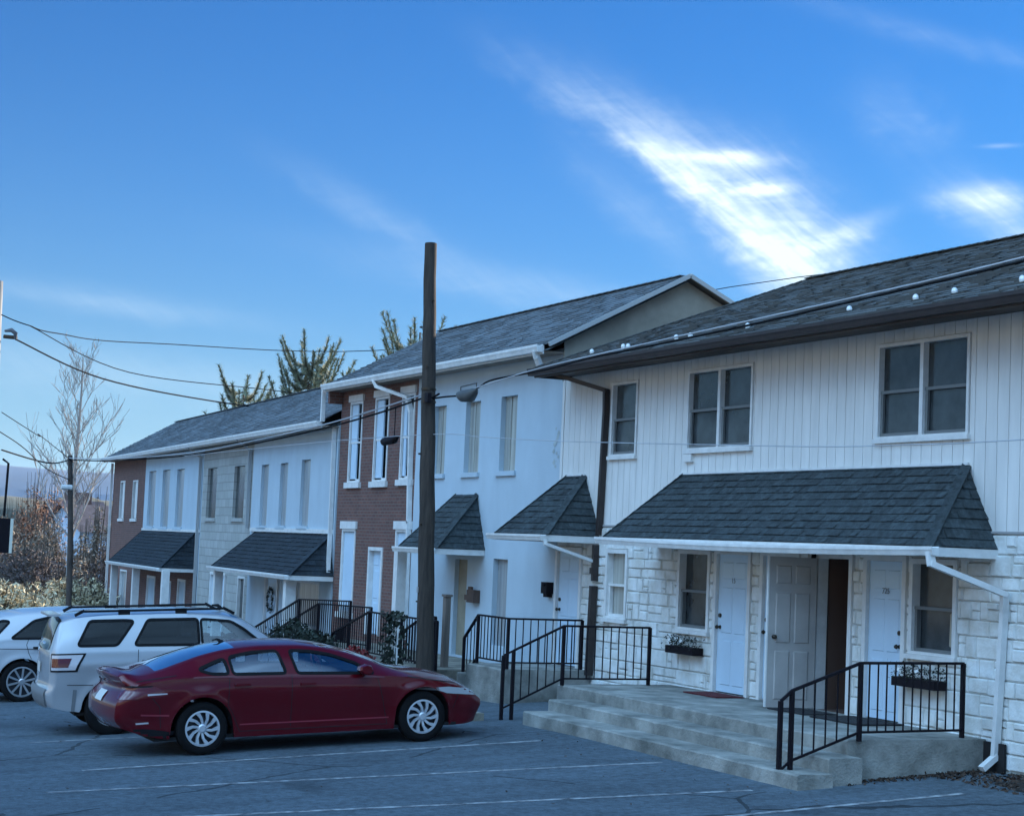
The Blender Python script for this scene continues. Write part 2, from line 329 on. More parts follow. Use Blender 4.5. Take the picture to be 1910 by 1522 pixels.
BLACK = mat('black_iron', (.010, .007, .010), .6, spec=.15)
SHG = mat('green_grey_shingle', (.050, .066, .072), .95, var=.5, vscale=14, bump=.9, bscale=90, island=.22)
SHD = mat('dark_awning_shingle', (.022, .032, .042), .95, var=.4, vscale=10, bump=.6, bscale=80, island=.25)
SHR = mat('roof_shingle', (.115, .122, .120), .95, var=.3, vscale=.8, bump=.5, bscale=100, island=.14, v2=.12, v2scale=.5)
SHL = mat('grey_roof_shingle', (.155, .175, .19), .95, var=.3, vscale=.6, bump=.4, bscale=80, island=.10, v2=.12, v2scale=.4)
BRK = brickmat('red_brick', (.19, .082, .062), (.135, .062, .050), (.17, .135, .12), bw=.21, bh=.072, ms=.008)
FSTONE = brickmat('pale_formstone', (.42, .43, .41), (.35, .36, .34), (.28, .28, .26), bw=.48, bh=.24, ms=.012, var=.22)
PANE = mat('dark_pane', (.045, .055, .060), .16, spec=.6, var=.5, vscale=2.4, bump=.03, bscale=3)
BLIND = mat('blind_behind_glass', (.39, .39, .35), .3, coat=.5, var=.4, vscale=1.3, stretch=(9, 1, .25))
BLINDB = mat('pale_blind', (.33, .35, .36), .35, coat=.4, var=.35, vscale=1.6, stretch=(6, 1, .4))
WOOD = mat('weathered_pole_wood', (.050, .038, .03), .95, var=.5, vscale=5, bump=.6, bscale=40, stretch=(3, 3, .25), v2=.2)
CABLE = mat('cable_black', (.010, .010, .012), .95, spec=.1)
CABLEG = mat('cable_grey', (.42, .43, .45), .6)
LEAFD = mat('dark_evergreen_leaf', (.012, .020, .012), .8, island=.5)
NEEDLE = mat('conifer_needle', (.21, .23, .15), .8, island=.45)
BARK = mat('bark', (.10, .08, .06), .95, var=.4, vscale=6, bump=.4)
TWIG = mat('twig', (.30, .28, .26), .95, island=.3)
BRUSH = mat('winter_brush', (.26, .21, .16), .95, island=.5)
BRUSHO = mat('russet_brush', (.34, .19, .12), .95, island=.45)
BRUSHD = mat('dark_brush', (.11, .085, .08), .95, island=.5)
STRAW = mat('dry_grass', (.52, .45, .30), .95, island=.4)
LEAFB = mat('fallen_leaf', (.05, .03, .02), .9, island=.6)
DARK = mat('dark_interior', (.012, .010, .010), .9)
SNOWG = mat('clear_snow_guard', (.85, .85, .82), .2, coat=1.)
MATRED = mat('red_doormat', (.10, .012, .015), .95, bump=.5, bscale=200)
MATBLK = mat('black_doormat', (.018, .018, .02), .95, bump=.5, bscale=200)
BRASS = mat('dark_brass', (.06, .05, .04), .35, metal=.8)
WFLOW = mat('white_petal', (.8, .8, .78), .6)
RFLOW = mat('red_leaf', (.16, .012, .012), .7, island=.5)

# ------------------------------------------------------------------ ground
def gz(x, y):
    z = .25 + .05*max(y, -11.0)
    if y > 0: z = .25
    if x < -23: z += .030*max(x+23, -42)
    if x < -64: z += .05*max(x+64, -60)
    return z
mb = MB(); xs = [60, 40, 20, 5] + [-2-2*i for i in range(40)] + [-82-8*i for i in range(8)]; ys = [-70, -40, -25, -18, -14, -11, -9, -7, -5, -4, -3, -2, -1, 0, .01, 2, 6, 12, 20, 40, 70]
idx = {}
for i, x in enumerate(xs):
    for j, y in enumerate(ys): idx[i, j] = len(mb.v); mb.v.append((x, y, gz(x, y)))
for i in range(len(xs)-1):
    for j in range(len(ys)-1): mb.f.append((idx[i, j], idx[i, j+1], idx[i+1, j+1], idx[i+1, j]))
lot = mb.build('parking_lot', ASPH, smooth=60); lot['kind'] = 'structure'
def decal(name, quads, m, dz=.004):
    mb = MB()
    for (p, q, w) in quads:
        p = Vector((*p, 0)); q = Vector((*q, 0)); n = max(1, int((q-p).length/.5)); t = (q-p).normalized(); s = Vector((-t.y, t.x, 0))*w/2
        for i in range(n):
            a = p+(q-p)*i/n; b = p+(q-p)*(i+1)/n
            mb.face([(c.x, c.y, gz(c.x, c.y)+dz) for c in (a-s, b-s, b+s, a+s)])
    o = mb.build(name, m); o['kind'] = 'structure'; return o
decal('parking_line', [((-21.6, -9.5), (-21.68, -3.5), .09)], PAINTW)
decal('parking_line', [((-20.1, -10.2), (-19.2, -3.1), .09)], PAINTW)
decal('parking_line', [((-17.95, -9.4), (-16.9, -3.3), .09)], PAINTW)
decal('parking_line', [((-15.5, -6.5), (-15.72, -1.4), .09)], PAINTW)
decal('parking_line', [((-24.9, -9.5), (-24.6, -4), .09), ], PAINTW)
# ------------------------------------------------------------------ shared building pieces
def window(root, x0, x1, z0, z1, y=0., mull=0, rail=True, pane=None, fw=.05, proud=.03, sill=True, rec=.07, frame_m=None, sash_m=None):
    fm = frame_m or WTRIM
    mb = MB()
    mb.box(x0-fw, x0+.006, y-proud, y+rec, z0-fw*.4, z1+fw); mb.box(x1-.006, x1+fw, y-proud, y+rec, z0-fw*.4, z1+fw)
    mb.box(x0+.006, x1-.006, y-proud, y+rec, z1-.006, z1+fw); mb.box(x0+.006, x1-.006, y-proud, y+rec, z0-fw*.4, z0+.012)
    if mull:
        xm = (x0+x1)/2; mb.box(xm-.035, xm+.035, y-proud+.002, y+rec, z0+.012, z1-.006)
    f = mb.build('window', fm, root)
    mb = MB(); mb.face([(x0-.01, y+rec-.006, z0-.01), (x1+.01, y+rec-.006, z0-.01), (x1+.01, y+rec-.006, z1+.01), (x0-.01, y+rec-.006, z1+.01)]); mb.build('pane', pane or PANE, f)
    mb = MB(); zm = (z0+z1)/2 + .0
    segs = [(x0, x1)] if not mull else [(x0, (x0+x1)/2-.035), ((x0+x1)/2+.035, x1)]
    if rail:
        for a, b in segs:
            mb.box(a+.006, b, y+.012, y+rec-.02, zm-.02, zm+.02); mb.box(a+.006, a+.05, y+.02, y+rec-.015, z0+.012, zm-.02); mb.box(b-.04, b-.006, y+.02, y+rec-.015, z0+.012, zm-.02)
            mb.box(a+.05, b-.04, y+.02, y+rec-.015, z0+.012, z0+.055)
        mb.build('sash', sash_m or MATS.get('sash_grey') or mat('sash_grey', (.16, .17, .17), .6), f)
    if sill:
        mb = MB(); mb.box(x0-fw-.03, x1+fw+.03, y-proud-.035, y+.01, z0-fw*.4-.06, z0-fw*.4-.002); mb.build('sill', fm, f)
    return f
def door(root, x0, x1, z0, z1, y=0., m=None, rec=.06, knob='l', panels=True, name='door', frame=True, number=None):
    m = m or DOORW
    if frame:
        mb = MB(); mb.box(x0-.07, x0+.007, y-.025, y+rec+.02, z0, z1+.07); mb.box(x1-.007, x1+.07, y-.025, y+rec+.02, z0, z1+.07); mb.box(x0+.007, x1-.007, y-.025, y+rec+.02, z1-.007, z1+.07)
        mb.build('door_frame', WTRIM, root)
    mb = MB(); mb.box(x0+.009, x1-.009, y+rec-.03, y+rec+.018, z0+.02, z1-.009)
    w = x1-x0
    if panels:
        for a, b in ((.14, .46), (.54, .86)):
            for c, d in ((.06, .38), (.43, .76), (.82, .94)):
                xa, xb, za, zb = x0+a*w, x0+b*w, z0+c*(z1-z0), z0+d*(z1-z0); e = .012
                mb.face([(xa, y+rec-.031, za), (xb, y+rec-.031, za), (xb-e, y+rec-.041, za+e), (xa+e, y+rec-.041, za+e)])
                mb.face([(xb, y+rec-.031, za), (xb, y+rec-.031, zb), (xb-e, y+rec-.041, zb-e), (xb-e, y+rec-.041, za+e)])
                mb.face([(xb, y+rec-.031, zb), (xa, y+rec-.031, zb), (xa+e, y+rec-.041, zb-e), (xb-e, y+rec-.041, zb-e)])
                mb.face([(xa, y+rec-.031, zb), (xa, y+rec-.031, za), (xa+e, y+rec-.041, za+e), (xa+e, y+rec-.041, zb-e)])
                mb.face([(xa+e, y+rec-.041, za+e), (xb-e, y+rec-.041, za+e), (xb-e, y+rec-.041, zb-e), (xa+e, y+rec-.041, zb-e)])
    d = mb.build(name, m, root)
    if knob:
        kx = x0+.08 if knob == 'l' else x1-.08
        mb = MB(); mb.tube([(kx, y+rec-.03, z0+.95), (kx, y+rec-.07, z0+.95), (kx, y+rec-.085, z0+.95), (kx, y+rec-.11, z0+.95)], [.03, .014, .032, .02], 10); mb.build('knob', BRASS, d, smooth=50)
        mb = MB(); mb.tube([(kx, y+rec-.03, z0+1.12), (kx, y+rec-.055, z0+1.12)], .03, 10); mb.build('deadbolt', BRASS, d)
    if number:
        cu = bpy.data.curves.new('door_number', 'FONT'); cu.body = number; cu.size = .105; cu.extrude = .002; cu.align_x = 'CENTER'
        tmp = bpy.data.objects.new('tmp', cu); COL.objects.link(tmp); dg = bpy.context.evaluated_depsgraph_get(); dg.update()
        me = bpy.data.meshes.new_from_object(tmp.evaluated_get(dg)); bpy.data.objects.remove(tmp)
        me.transform(Matrix.Translation(Vector(((x0+x1)/2, y+rec-.047, z0+1.60)) - Vector(ORG[d.name])) @ Matrix.Rotation(R(90), 4, 'X'))
        me.materials.clear(); me.materials.append(mat('number_grey', (.10, .12, .14), .5)); o = bpy.data.objects.new('number', me); COL.objects.link(o); o.parent = d
    return d
def gutter_piece(root, x0, x1, y0, z1, m=WTRIM, h=.10, w=.11, sag=0., parent=None, name='gutter'):
    mb = MB(); n = 10 if sag else 1
    prof = [(0, 0), (0, h), (.012, h), (.012, .02), (w-.02, .02)] # not used as shell; K-style outline
    out = [(y0, z1-h), (y0-w*.75, z1-h), (y0-w*.9, z1-h*.55), (y0-w, z1-h*.35), (y0-w, z1), (y0-w+.012, z1), (y0-w+.012, z1-.015), (y0-.01, z1-.015), (y0, z1)]
    for i in range(n+1):
        t = i/n; x = x0+(x1-x0)*t; s = -sag*4*t*(1-t)
        for (a, b) in out: mb.v.append((x, a, b+s))
    k = len(out)
    for i in range(n):
        for j in range(k):
            j2 = (j+1) % k; mb.f.append((i*k+j, i*k+j2, (i+1)*k+j2, (i+1)*k+j))
    mb.f.append(tuple(range(k))); mb.f.append(tuple(n*k+j for j in range(k))[::-1])
    return mb.build(name, m, parent or root)
def awning(root, xa, xb, zr, xl, xr, D, z0, gut=True, m=None, sag=0., gl=None, gr=None):
    """hipped pent roof over the doors: ridge xa..xb on the wall at zr, eave xl..xr at depth D and height z0"""
    mb = MB()
    shingles(mb, (xl, -D, z0), (xr, -D, z0), (xb, 0, zr), (xa, 0, zr))
    shingles(mb, (xr, -D, z0), (xr, 0, z0), (xb, 0, zr), (xb, 0, zr))
    if xl < xa - .05: shingles(mb, (xl, 0, z0), (xl, -D, z0), (xa, 0, zr), (xa, 0, zr))
    # hip cap
    for (p, q) in (((xr, -D, z0), (xb, 0, zr)), ((xl, -D, z0), (xa, 0, zr))):
        p = Vector(p); q = Vector(q); n = max(3, int((q-p).length/.14))
        for i in range(n):
            a = p+(q-p)*i/n; b = p+(q-p)*(i+1.15)/n
            if i < n: mb.bar(a+Vector((0, 0, .004)), b+Vector((0, 0, .012)), .13, .016)
    aw = mb.build('awning', m or SHG, root)
    mb = MB(); mb.box(xl+.01, xr-.01, -D+.01, -.002, z0-.04, z0-.006); mb.build('soffit', mat('soffit_paint', (.30, .24, .20), .8, var=.25), aw)
    mb = MB(); mb.box(xl, xr, -D-.015, -D+.008, z0-.11, z0-.004); mb.box(xr-.018, xr+.004, -D+.01, -.004, z0-.11, z0-.004); mb.box(xl-.004, xl+.018, -D+.01, -.004, z0-.11, z0-.004)
    mb.build('fascia', WTRIM, aw)
    if gut: gutter_piece(root, gl if gl else xl-.05, gr if gr else xr+.05, -D-.016, z0-.0, sag=sag, parent=aw)
    return aw
def pipe_rect(root, pts, name, m, w=.075, h=.055):
    mb = MB()
    for a, b in zip(pts[:-1], pts[1:]):
        a = Vector(a); b = Vector(b); t = (b-a).normalized()*.02; mb.bar(a-t, b+t, w, h)
    return mb.build(name, m, root)


# ------------------------------------------------------------------ near building (apartment block)
RB = thing('apartment_building', 'long two storey building of white siding over painted stone, nearest on the right', 'building', (-20, 0, .25))
X0, X1 = -28.45, -7.5
up_w = [(-26.58, -25.77, 4.16, 5.32), (-24.11, -22.35, 4.19, 5.35), (-19.30, -17.54, 4.19, 5.36), (-13.6, -11.9, 4.19, 5.36)]
lo_w = [(-26.50, -25.88, 1.52, 2.56), (-24.16, -23.34, 1.48, 2.60), (-18.46, -17.67, 1.51, 2.60), (-14.2, -13.3, 1.5, 2.6)]
doors = [(-28.35, -27.50, .60, 2.55), (-23.10, -22.24, .60, 2.62), (-21.86, -21.02, .60, 2.62), (-20.50, -19.80, .60, 2.62), (-19.42, -18.67, .60, 2.62)]
# siding
mb = MB(); wall_holes(mb, X0, X1, 3.02, 5.62, up_w, y=.012, depth=.11); mb.build('siding_backing', GROOVE, RB)
mb = MB(); x = X0+.09; bw = .203
while x < X1:
    a, b = x+.005, min(x+bw-.005, X1)
    for (p, q, s, t) in rect_sub([(a, b, 3.01, 5.62)], [(h[0]-.05, h[1]+.05, h[2]-.03, h[3]+.05) for h in up_w]):
        mb.face([(p, 0, s), (q, 0, s), (q, 0, t), (p, 0, t)]); mb.face([(p, 0, s), (p, 0, t), (p, .012, t), (p, .012, s)]); mb.face([(q, 0, t), (q, 0, s), (q, .012, s), (q, .012, t)])
        mb.face([(q, 0, s), (p, 0, s), (p, .012, s), (q, .012, s)])
    x += bw
mb.box(X0, X0+.085, -.012, .012, 3.0, 5.62)
mb.build('siding', SIDE, RB)
mb = MB(); mb.box(X0, X1, -.022, .0, 2.985, 3.012); mb.build('drip_edge', GROOVE, RB)
# stone
holes = lo_w + doors
mb = MB(); wall_holes(mb, X0, X1, -.3, 2.99, holes, y=.0, depth=.14); mb.build('stone_joints', MORT, RB)
mb = MB(); z = .28
hl = [(h[0]-.055, h[1]+.055, h[2]-.03, h[3]+.055) for h in lo_w] + [(h[0]-.075, h[1]+.075, h[2]-.01, h[3]+.075) for h in doors]
rng = random.Random(4)
while z < 2.97:
    hh = rng.choice([.15, .19, .22, .26]); hh = min(hh, 2.97-z)
    if 2.97-z-hh < .1: hh = 2.97-z
    x = X0
    while x < X1:
        w = rng.uniform(.16, .55); x2 = min(x+w, X1)
        parts = [(x, x2, z, z+hh)]
        if hh > .2 and rng.random() < .55:
            s = hh*rng.choice([.38, .5, .62]); xm = x+(x2-x)*rng.uniform(.35, .65)
            if rng.random() < .5: parts = [(x, x2, z, z+s), (x, x2, z+s, z+hh)]
            else: parts = [(x, xm, z, z+s), (x, xm, z+s, z+hh), (xm, x2, z, z+hh)]
        for r4 in parts:
            for (a, b, c, d) in rect_sub([r4], hl):
                g = .007; g2 = rng.uniform(.001, .009); a += g*.6; b -= g*.6; c += g2; d -= .004
                if b-a < .03 or d-c < .03: continue
                o1 = -rng.uniform(.016, .040); i = rng.uniform(.010, .02)
                mb.face([(a+i, o1, c+i), (b-i, o1, c+i), (b-i, o1, d-i), (a+i, o1, d-i)])
                F = [(a, 0, c), (b, 0, c), (b, 0, d), (a, 0, d)]; G = [(a+i, o1, c+i), (b-i, o1, c+i), (b-i, o1, d-i), (a+i, o1, d-i)]
                for k in range(4): mb.face([F[k], F[(k+1) % 4], G[(k+1) % 4], G[k]])
        x = x2
    z += hh
mb.build('stone_wall', STONE, RB, weld=True)
mb = MB(); mb.box(X0+.02, X1, -.04, .0, -.3, .272); mb.build('foundation', CONC, RB)
# body behind
mb = MB(); yb = 8.0
mb.face([(X1, 0, -.3), (X1, yb, -.3), (X1, yb, 5.6), (X1, 0, 5.6)]); mb.face([(X0, yb, -.3), (X0, 0, -.3), (X0, 0, 5.6), (X0, yb, 5.6)]); mb.face([(X1, yb, -.3), (X0, yb, -.3), (X0, yb, 5.6), (X1, yb, 5.6)])
mb.build('side_and_rear_wall', SIDE, RB)
# hip roof
EY, EZ, RY, RZ = -.72, 5.66, 3.6, 7.42; RX0 = -26.3
BYy = yb+.7
mb = MB()
shingles(mb, (X0+.30, EY, EZ), (X1+.7, EY, EZ), (X1+.7, RY, RZ), (RX0, RY, RZ), row=.145, wmin=.15, wmax=.33)
mb.face([(X1+.7, BYy, EZ), (X0+.30, BYy, EZ), (RX0, RY, RZ), (X1+.7, RY, RZ)])
mb.face([(X0+.30, BYy, EZ), (X0+.30, EY, EZ), (RX0, RY, RZ)]); mb.face([(X1+.7, EY, EZ), (X1+.7, BYy, EZ), (X1+.7, RY, RZ)])
p = Vector((X0+.30, EY, EZ)); q = Vector((RX0, RY, RZ))
for i in range(30): mb.bar(p+(q-p)*i/30+Vector((0, 0, .01)), p+(q-p)*(i+1.1)/30+Vector((0, 0, .018)), .2, .014)
for i in range(90):
    a = RX0+(X1-RX0)*i/90; mb.bar((a, RY, RZ+.012), (a+.24, RY, RZ+.02), .22, .014)
rf = mb.build('roof', SHR, RB)
mb = MB(); mb.box(X0+.32, X1+.69, EY+.02, -.005, EZ-.09, EZ-.07); mb.build('soffit', BROWN, RB)
mb = MB(); mb.box(X0+.31, X1+.7, EY-.0, EY+.02, EZ-.17, EZ-.01); mb.box(X0+.29, X0+.31, EY, BYy, EZ-.16, EZ-.02); mb.build('fascia', BROWN, RB)
gutter_piece(RB, X0+.24, X1+.75, EY-.002, EZ-.02, m=BROWN, h=.12, w=.12)
sl = (RZ-EZ)/(RY-EY)
def on_roof(x, up): return (x, EY+up*math.cos(math.atan(sl)), EZ+up*math.sin(math.atan(sl)))
for (gx, upd) in ((-27.0, .55), (-25.85, .52), (-25.6, .47), (-24.2, .55), (-23.7, .5), (-22.1, .5), (-19.6, .47), (-18.25, .5), (-17.5, .5), (-16.35, .55), (-14.6, .5), (-12.9, .52), (-11.2, .5)):
    P = Vector(on_roof(gx, upd)); mb = MB(); mb.tube([(P.x, P.y-.01, P.z-.01), (P.x, P.y-.012, P.z+.03), (P.x, P.y-.014, P.z+.062), (P.x, P.y-.015, P.z+.075)], [.030, .040, .032, .012], 10); mb.build('snow_guard', SNOWG, rf)
for i, w in enumerate(up_w): window(RB, *w, mull=(i > 0), fw=.04, proud=.022)
for i, w in enumerate(lo_w):
    window(RB, *w, y=-.02, fw=.06, pane=(BLIND if i == 0 else PANE), rec=.10, sash_m=WTRIM if i == 0 else None)
mb = MB(); # light curtain edge in the window right of the black railing
for k in range(6):
    a = -17.87+k*.03; mb.face([(a, .074, 1.62), (a+.03, .073-.002*(k % 2), 1.60), (a+.035-.004*k, .073, 2.02), (a+.01, .074, 2.0)])
mb.build('curtain', mat('curtain_cloth', (.42, .38, .30), .9), RB)
door(RB, *doors[0], y=-.02, knob='l'); door(RB, *doors[1], y=-.02, knob='l', number='15'); door(RB, *doors[2], y=-.02, knob='l'); door(RB, *doors[4], y=-.02, knob='r', number='725')
# the open door and its dark hallway
a, b, c, d = doors[3]
mb = MB(); mb.box(a-.07, a+.007, -.045, .118, c, d+.07); mb.box(b-.007, b+.07, -.045, .118, c, d+.07); mb.box(a+.007, b-.007, -.045, .118, d-.007, d+.07); mb.build('door_frame', WTRIM, RB)
mb = MB(); mb.face([(a, .12, c), (a, 2.4, c), (a, 2.4, d), (a, .12, d)]); mb.face([(b, .12, d), (b, 2.4, d), (b, 2.4, c), (b, .12, c)]); mb.face([(a, 2.4, c), (b, 2.4, c), (b, 2.4, d), (a, 2.4, d)]); mb.face([(a, .0, c+.005), (b, .0, c+.005), (b, 2.4, c+.005), (a, 2.4, c+.005)]); mb.face([(a, .12, d), (b, .12, d), (b, 2.4, d), (a, 2.4, d)])
mb.build('hallway', mat('hall_brown', (.12, .072, .055), .8), RB)
# leaf drawn closed along +X from its hinge, then swung out
hinge = Vector((a-.02, -.06, 0)); ang = R(-103)
mb = MB(); W_ = .67; T_ = .045
mb.box(0, W_, 0, T_, c+.02, d-.01)
for (fa, fb) in ((.14, .46), (.54, .86)):
    for (fc, fd) in ((.06, .38), (.43, .76), (.82, .94)):
        xa, xb, za, zb = fa*W_, fb*W_, c+fc*(d-c), c+fd*(d-c); e = .016
        for (yy, sg) in ((0, -1), (T_, 1)):
            Fq = [(xa, yy+.001*sg, za), (xb, yy+.001*sg, za), (xb, yy+.001*sg, zb), (xa, yy+.001*sg, zb)]; Gq = [(xa+e, yy+.012*sg, za+e), (xb-e, yy+.012*sg, za+e), (xb-e, yy+.012*sg, zb-e), (xa+e, yy+.012*sg, zb-e)]
            for k in range(4): mb.face([Fq[k], Fq[(k+1) % 4], Gq[(k+1) % 4], Gq[k]])
            mb.face(Gq)
rot = Matrix.Translation(hinge) @ Matrix.Rotation(ang, 4, 'Z')
def xf(mb, Mx): mb.v = [tuple(Mx @ Vector(p)) for p in mb.v]; return mb
od = xf(mb, rot).build('door', DOORB, RB, label='beige panelled door standing wide open')
mb = MB(); mb.box(W_+.001, W_+.02, -.004, T_+.004, c+.02, d-.01); xf(mb, rot).build('door_edge', WTRIM, od)
for sg in (0, 1):
    yy = T_ if sg else 0; s_ = 1 if sg else -1
    mb = MB(); mb.tube([(W_-.08, yy, c+.95), (W_-.08, yy+.04*s_, c+.95), (W_-.08, yy+.055*s_, c+.95), (W_-.08, yy+.08*s_, c+.95)], [.03, .014, .032, .02], 10); xf(mb, rot).build('knob', BRASS, od, smooth=50)
# black conduit beside the opening
mb = MB(); mb.box(-20.585, -20.545, -.10, -.05, .61, 2.68); mb.build('door_stop_post', BLACK, RB)
big_aw = awning(RB, -24.25, -17.52, 3.80, -24.85, -16.92, 1.02, 2.80, sag=.045, gr=-16.70)
aw0 = awning(RB, -28.20, -27.50, 3.84, -28.85, -26.86, 1.02, 2.81, gut=False)
gutter_piece(RB, -28.95, -26.80, -1.036, 2.81, parent=aw0)
pipe_rect(RB, [(-26.83, -1.06, 2.75), (-26.8, -1.04, 2.66), (-26.86, -.10, 2.40), (-26.86, -.09, 2.2)], 'downspout', WTRIM, .06, .05)
# flashing on wall above the awnings
mb = MB(); mb.box(-24.3, -17.48, -.03, -.001, 3.80, 3.835); mb.box(-28.22, -27.48, -.03, -.001, 3.84, 3.87); mb.build('flashing', WTRIM, RB)
# downspouts
pipe_rect(RB, [(-16.78, -1.10, 2.72), (-16.76, -1.09, 2.60), (-16.66, -.12, 2.29), (-16.70, -.085, 2.08), (-16.80, -.085, .42), (-16.80, -.26, .30)], 'downspout', WTRIM, .085, .065)
pipe_rect(RB, [(-27.5, -.66, 5.52), (-26.72, -.07, 5.24), (-26.72, -.06, 4.9), (-26.80, -.06, 2.86)], 'downspout', BROWN, .10, .07)
pipe_rect(RB, [(-26.84, -.09, 2.66), (-26.84, -.09, 2.1)], 'downspout', BROWN, .10, .07)
pipe_rect(RB, [(-26.845, -.10, 1.98), (-26.9, -.10, .55)], 'downspout', BROWN, .115, .09)
mb = MB(); mb.box(-24.16, -23.93, -.05, .0, 3.99, 4.11); mb.build('cable_box', SIDE, RB)
# basement vent
mb = MB(); mb.box(-17.24, -16.66, -.075, -.041, .20, .58); mb.build('basement_vent', DARK, RB)
# porch lamp under the awning
mb = MB(); mb.box(-26.80, -26.9, -.16, -.06, 2.2, 2.3); mb.build('pipe_bracket', BROWN, RB)

# ------------------------------------------------------------------ middle houses (brick and white), world frame
MEY, MEZ, MRY, MRZ = -.42, 6.12, 2.36, 7.60
def roof_seg(root, x0, x1, ey, ez, ry, rz, back, m, gable_r=False):
    mb = MB(); shingles(mb, (x0, ey, ez), (x1, ey, ez), (x1, ry, rz), (x0, ry, rz), row=.16, wmin=.2, wmax=.4)
    mb.face([(x1, back, ez), (x0, back, ez), (x0, ry, rz), (x1, ry, rz)])
    n = int((x1-x0)/.3)
    for i in range(n): a = x0+(x1-x0)*i/n; mb.bar((a, ry, rz+.01), (a+.32 if i < n-1 else x1, ry, rz+.018), .2, .012)
    return mb.build('roof', m, root)
def rowhouse(name, label, x0, x1, z0, ez, m, holes, frame=None, back=5.2, wallm=None, depth=.14, ey=MEY, ry=MRY, rz=MRZ, roofm=SHL, gut=True, cat='house', org=None, soff=True):
    root = thing(name, label, cat, org or ((x0+x1)/2, 0, z0), frame)
    mb = MB(); wall_holes(mb, x0, x1, z0, ez-.03, holes, y=0, depth=depth); mb.build('front_wall', m, root)
    mb = MB(); mb.face([(x0, back, z0), (x0, 0, z0), (x0, 0, ez-.03), (x0, ry, rz-.06), (x0, back, ez-.03)]); mb.face([(x1, 0, z0), (x1, back, z0), (x1, back, ez-.03), (x1, ry, rz-.06), (x1, 0, ez-.03)])
    mb.face([(x1, back, z0), (x0, back, z0), (x0, back, ez-.03), (x1, back, ez-.03)]); mb.build('side_wall', wallm or m, root)
    rf = roof_seg(root, x0, x1, ey, ez, ry, rz, back+.4, roofm)
    mb = MB(); mb.box(x0, x1, ey+.02, -.004, ez-.13, ez-.10); mb.build('soffit', mat('row_soffit', (.34, .28, .22), .8, var=.3, vscale=3), root)
    mb = MB(); mb.box(x0, x1, ey-.012, ey+.016, ez-.16, ez-.005); mb.build('fascia', WTRIM, root)
    if gut: gutter_piece(root, x0, x1, ey-.014, ez-.0, m=WTRIM, h=.13, w=.12)
    return root
bw_up = [(-39.22, -38.50, 3.90, 5.66), (-37.62, -36.86, 3.90, 5.68), (-36.02, -35.38, 3.92, 5.67)]
bw_lo = [(-39.38, -38.60, .98, 2.78), (-36.05, -35.32, 1.0, 2.80)]; bdoor = (-37.60, -36.88, .55, 2.38)
BH = rowhouse('brick_house', 'dark red brick row house with white window boards, between the pole and the lower roofs', -39.90, -35.20, -.8, MEZ, BRK, bw_up+bw_lo+[bdoor])
for w in bw_up:
    f = window(BH, *w, fw=.045, proud=.02, rec=.13, sill=False, pane=PANE, rail=True, sash_m=WTRIM)
    mb = MB(); mb.box(w[0]-.12, w[1]+.12, -.07, -.001, w[2]-.15, w[2]-.025); mb.build('sill', WTRIM, f); mb = MB(); mb.box(w[0]-.10, w[1]+.10, -.05, -.001, w[3]+.05, w[3]+.2); mb.build('lintel', WTRIM, f)
    mb = MB(); mb.box(w[0]+.02, w[0]+(.55 if w is not bw_up[2] else .3)*(w[1]-w[0]), .02, .05, w[2]+.02, w[3]-.02); mb.build('board', DOORW, f)
for w in bw_lo:
    f = window(BH, *w, fw=.05, proud=.02, rec=.12, sill=False, pane=BLINDB, rail=False)
    mb = MB(); mb.box(w[0]-.12, w[1]+.12, -.07, -.001, w[2]-.15, w[2]-.025); mb.build('sill', WTRIM, f); mb = MB(); mb.box(w[0]-.12, w[1]+.12, -.05, -.001, w[3]+.05, w[3]+.22); mb.build('lintel', WTRIM, f)
    mb = MB(); mb.box(w[0]+.01, w[1]-.01, .03, .06, w[2]+.02, w[3]-.02); mb.build('board', DOORW, f)
door(BH, *bdoor, knob='r', rec=.12)
pipe_rect(BH, [(-36.55, -.5, 6.0), (-36.5, -.45, 5.88), (-35.62, -.07, 5.62), (-35.42, -.06, 5.3), (-35.26, -.06, 3.0), (-35.22, -.06, .6)], 'downspout', WTRIM, .10, .07)
pipe_rect(BH, [(-40.02, -.42, 5.98), (-40.02, -.42, 5.30)], 'downspout', WTRIM, .09, .07)
mb = MB(); mb.box(-39.92, -39.80, -.34, -.02, 5.70, 5.98); mb.build('cornice_bracket', BRK, BH)
ww_up = [(-34.30, -33.66, 3.98, 5.36), (-32.68, -31.98, 3.98, 5.36), (-31.03, -30.32, 3.98, 5.38)]
ww_lo = [(-31.08, -30.45, .75, 2.35)]; wdoor = (-32.88, -32.28, .45, 2.30)
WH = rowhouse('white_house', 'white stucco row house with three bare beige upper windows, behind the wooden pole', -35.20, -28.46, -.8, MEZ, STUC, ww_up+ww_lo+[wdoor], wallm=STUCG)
for w in ww_up:
    mb = MB(); mb.box(w[0]+.004, w[1]-.004, .10, .135, w[2], w[3]); mb.box(w[0]+.35*(w[1]-w[0]), w[0]+.40*(w[1]-w[0]), .085, .10, w[2], w[3]); f = mb.build('window', BLIND, WH)
    mb = MB(); mb.box(w[0]-.10, w[1]+.06, -.05, -.001, w[2]-.09, w[2]-.0); mb.build('sill', STUC, f)
w = ww_lo[0]; mb = MB(); mb.box(w[0]+.004, w[1]-.004, .10, .135, w[2], w[3]); mb.build('window', BLINDB, WH)
dd = wdoor; mb = MB(); mb.box(dd[0]+.003, dd[1]-.003, .09, .13, dd[2], dd[3]); mb.build('door', mat('tan_door', (.30, .27, .20), .6, var=.2), WH)
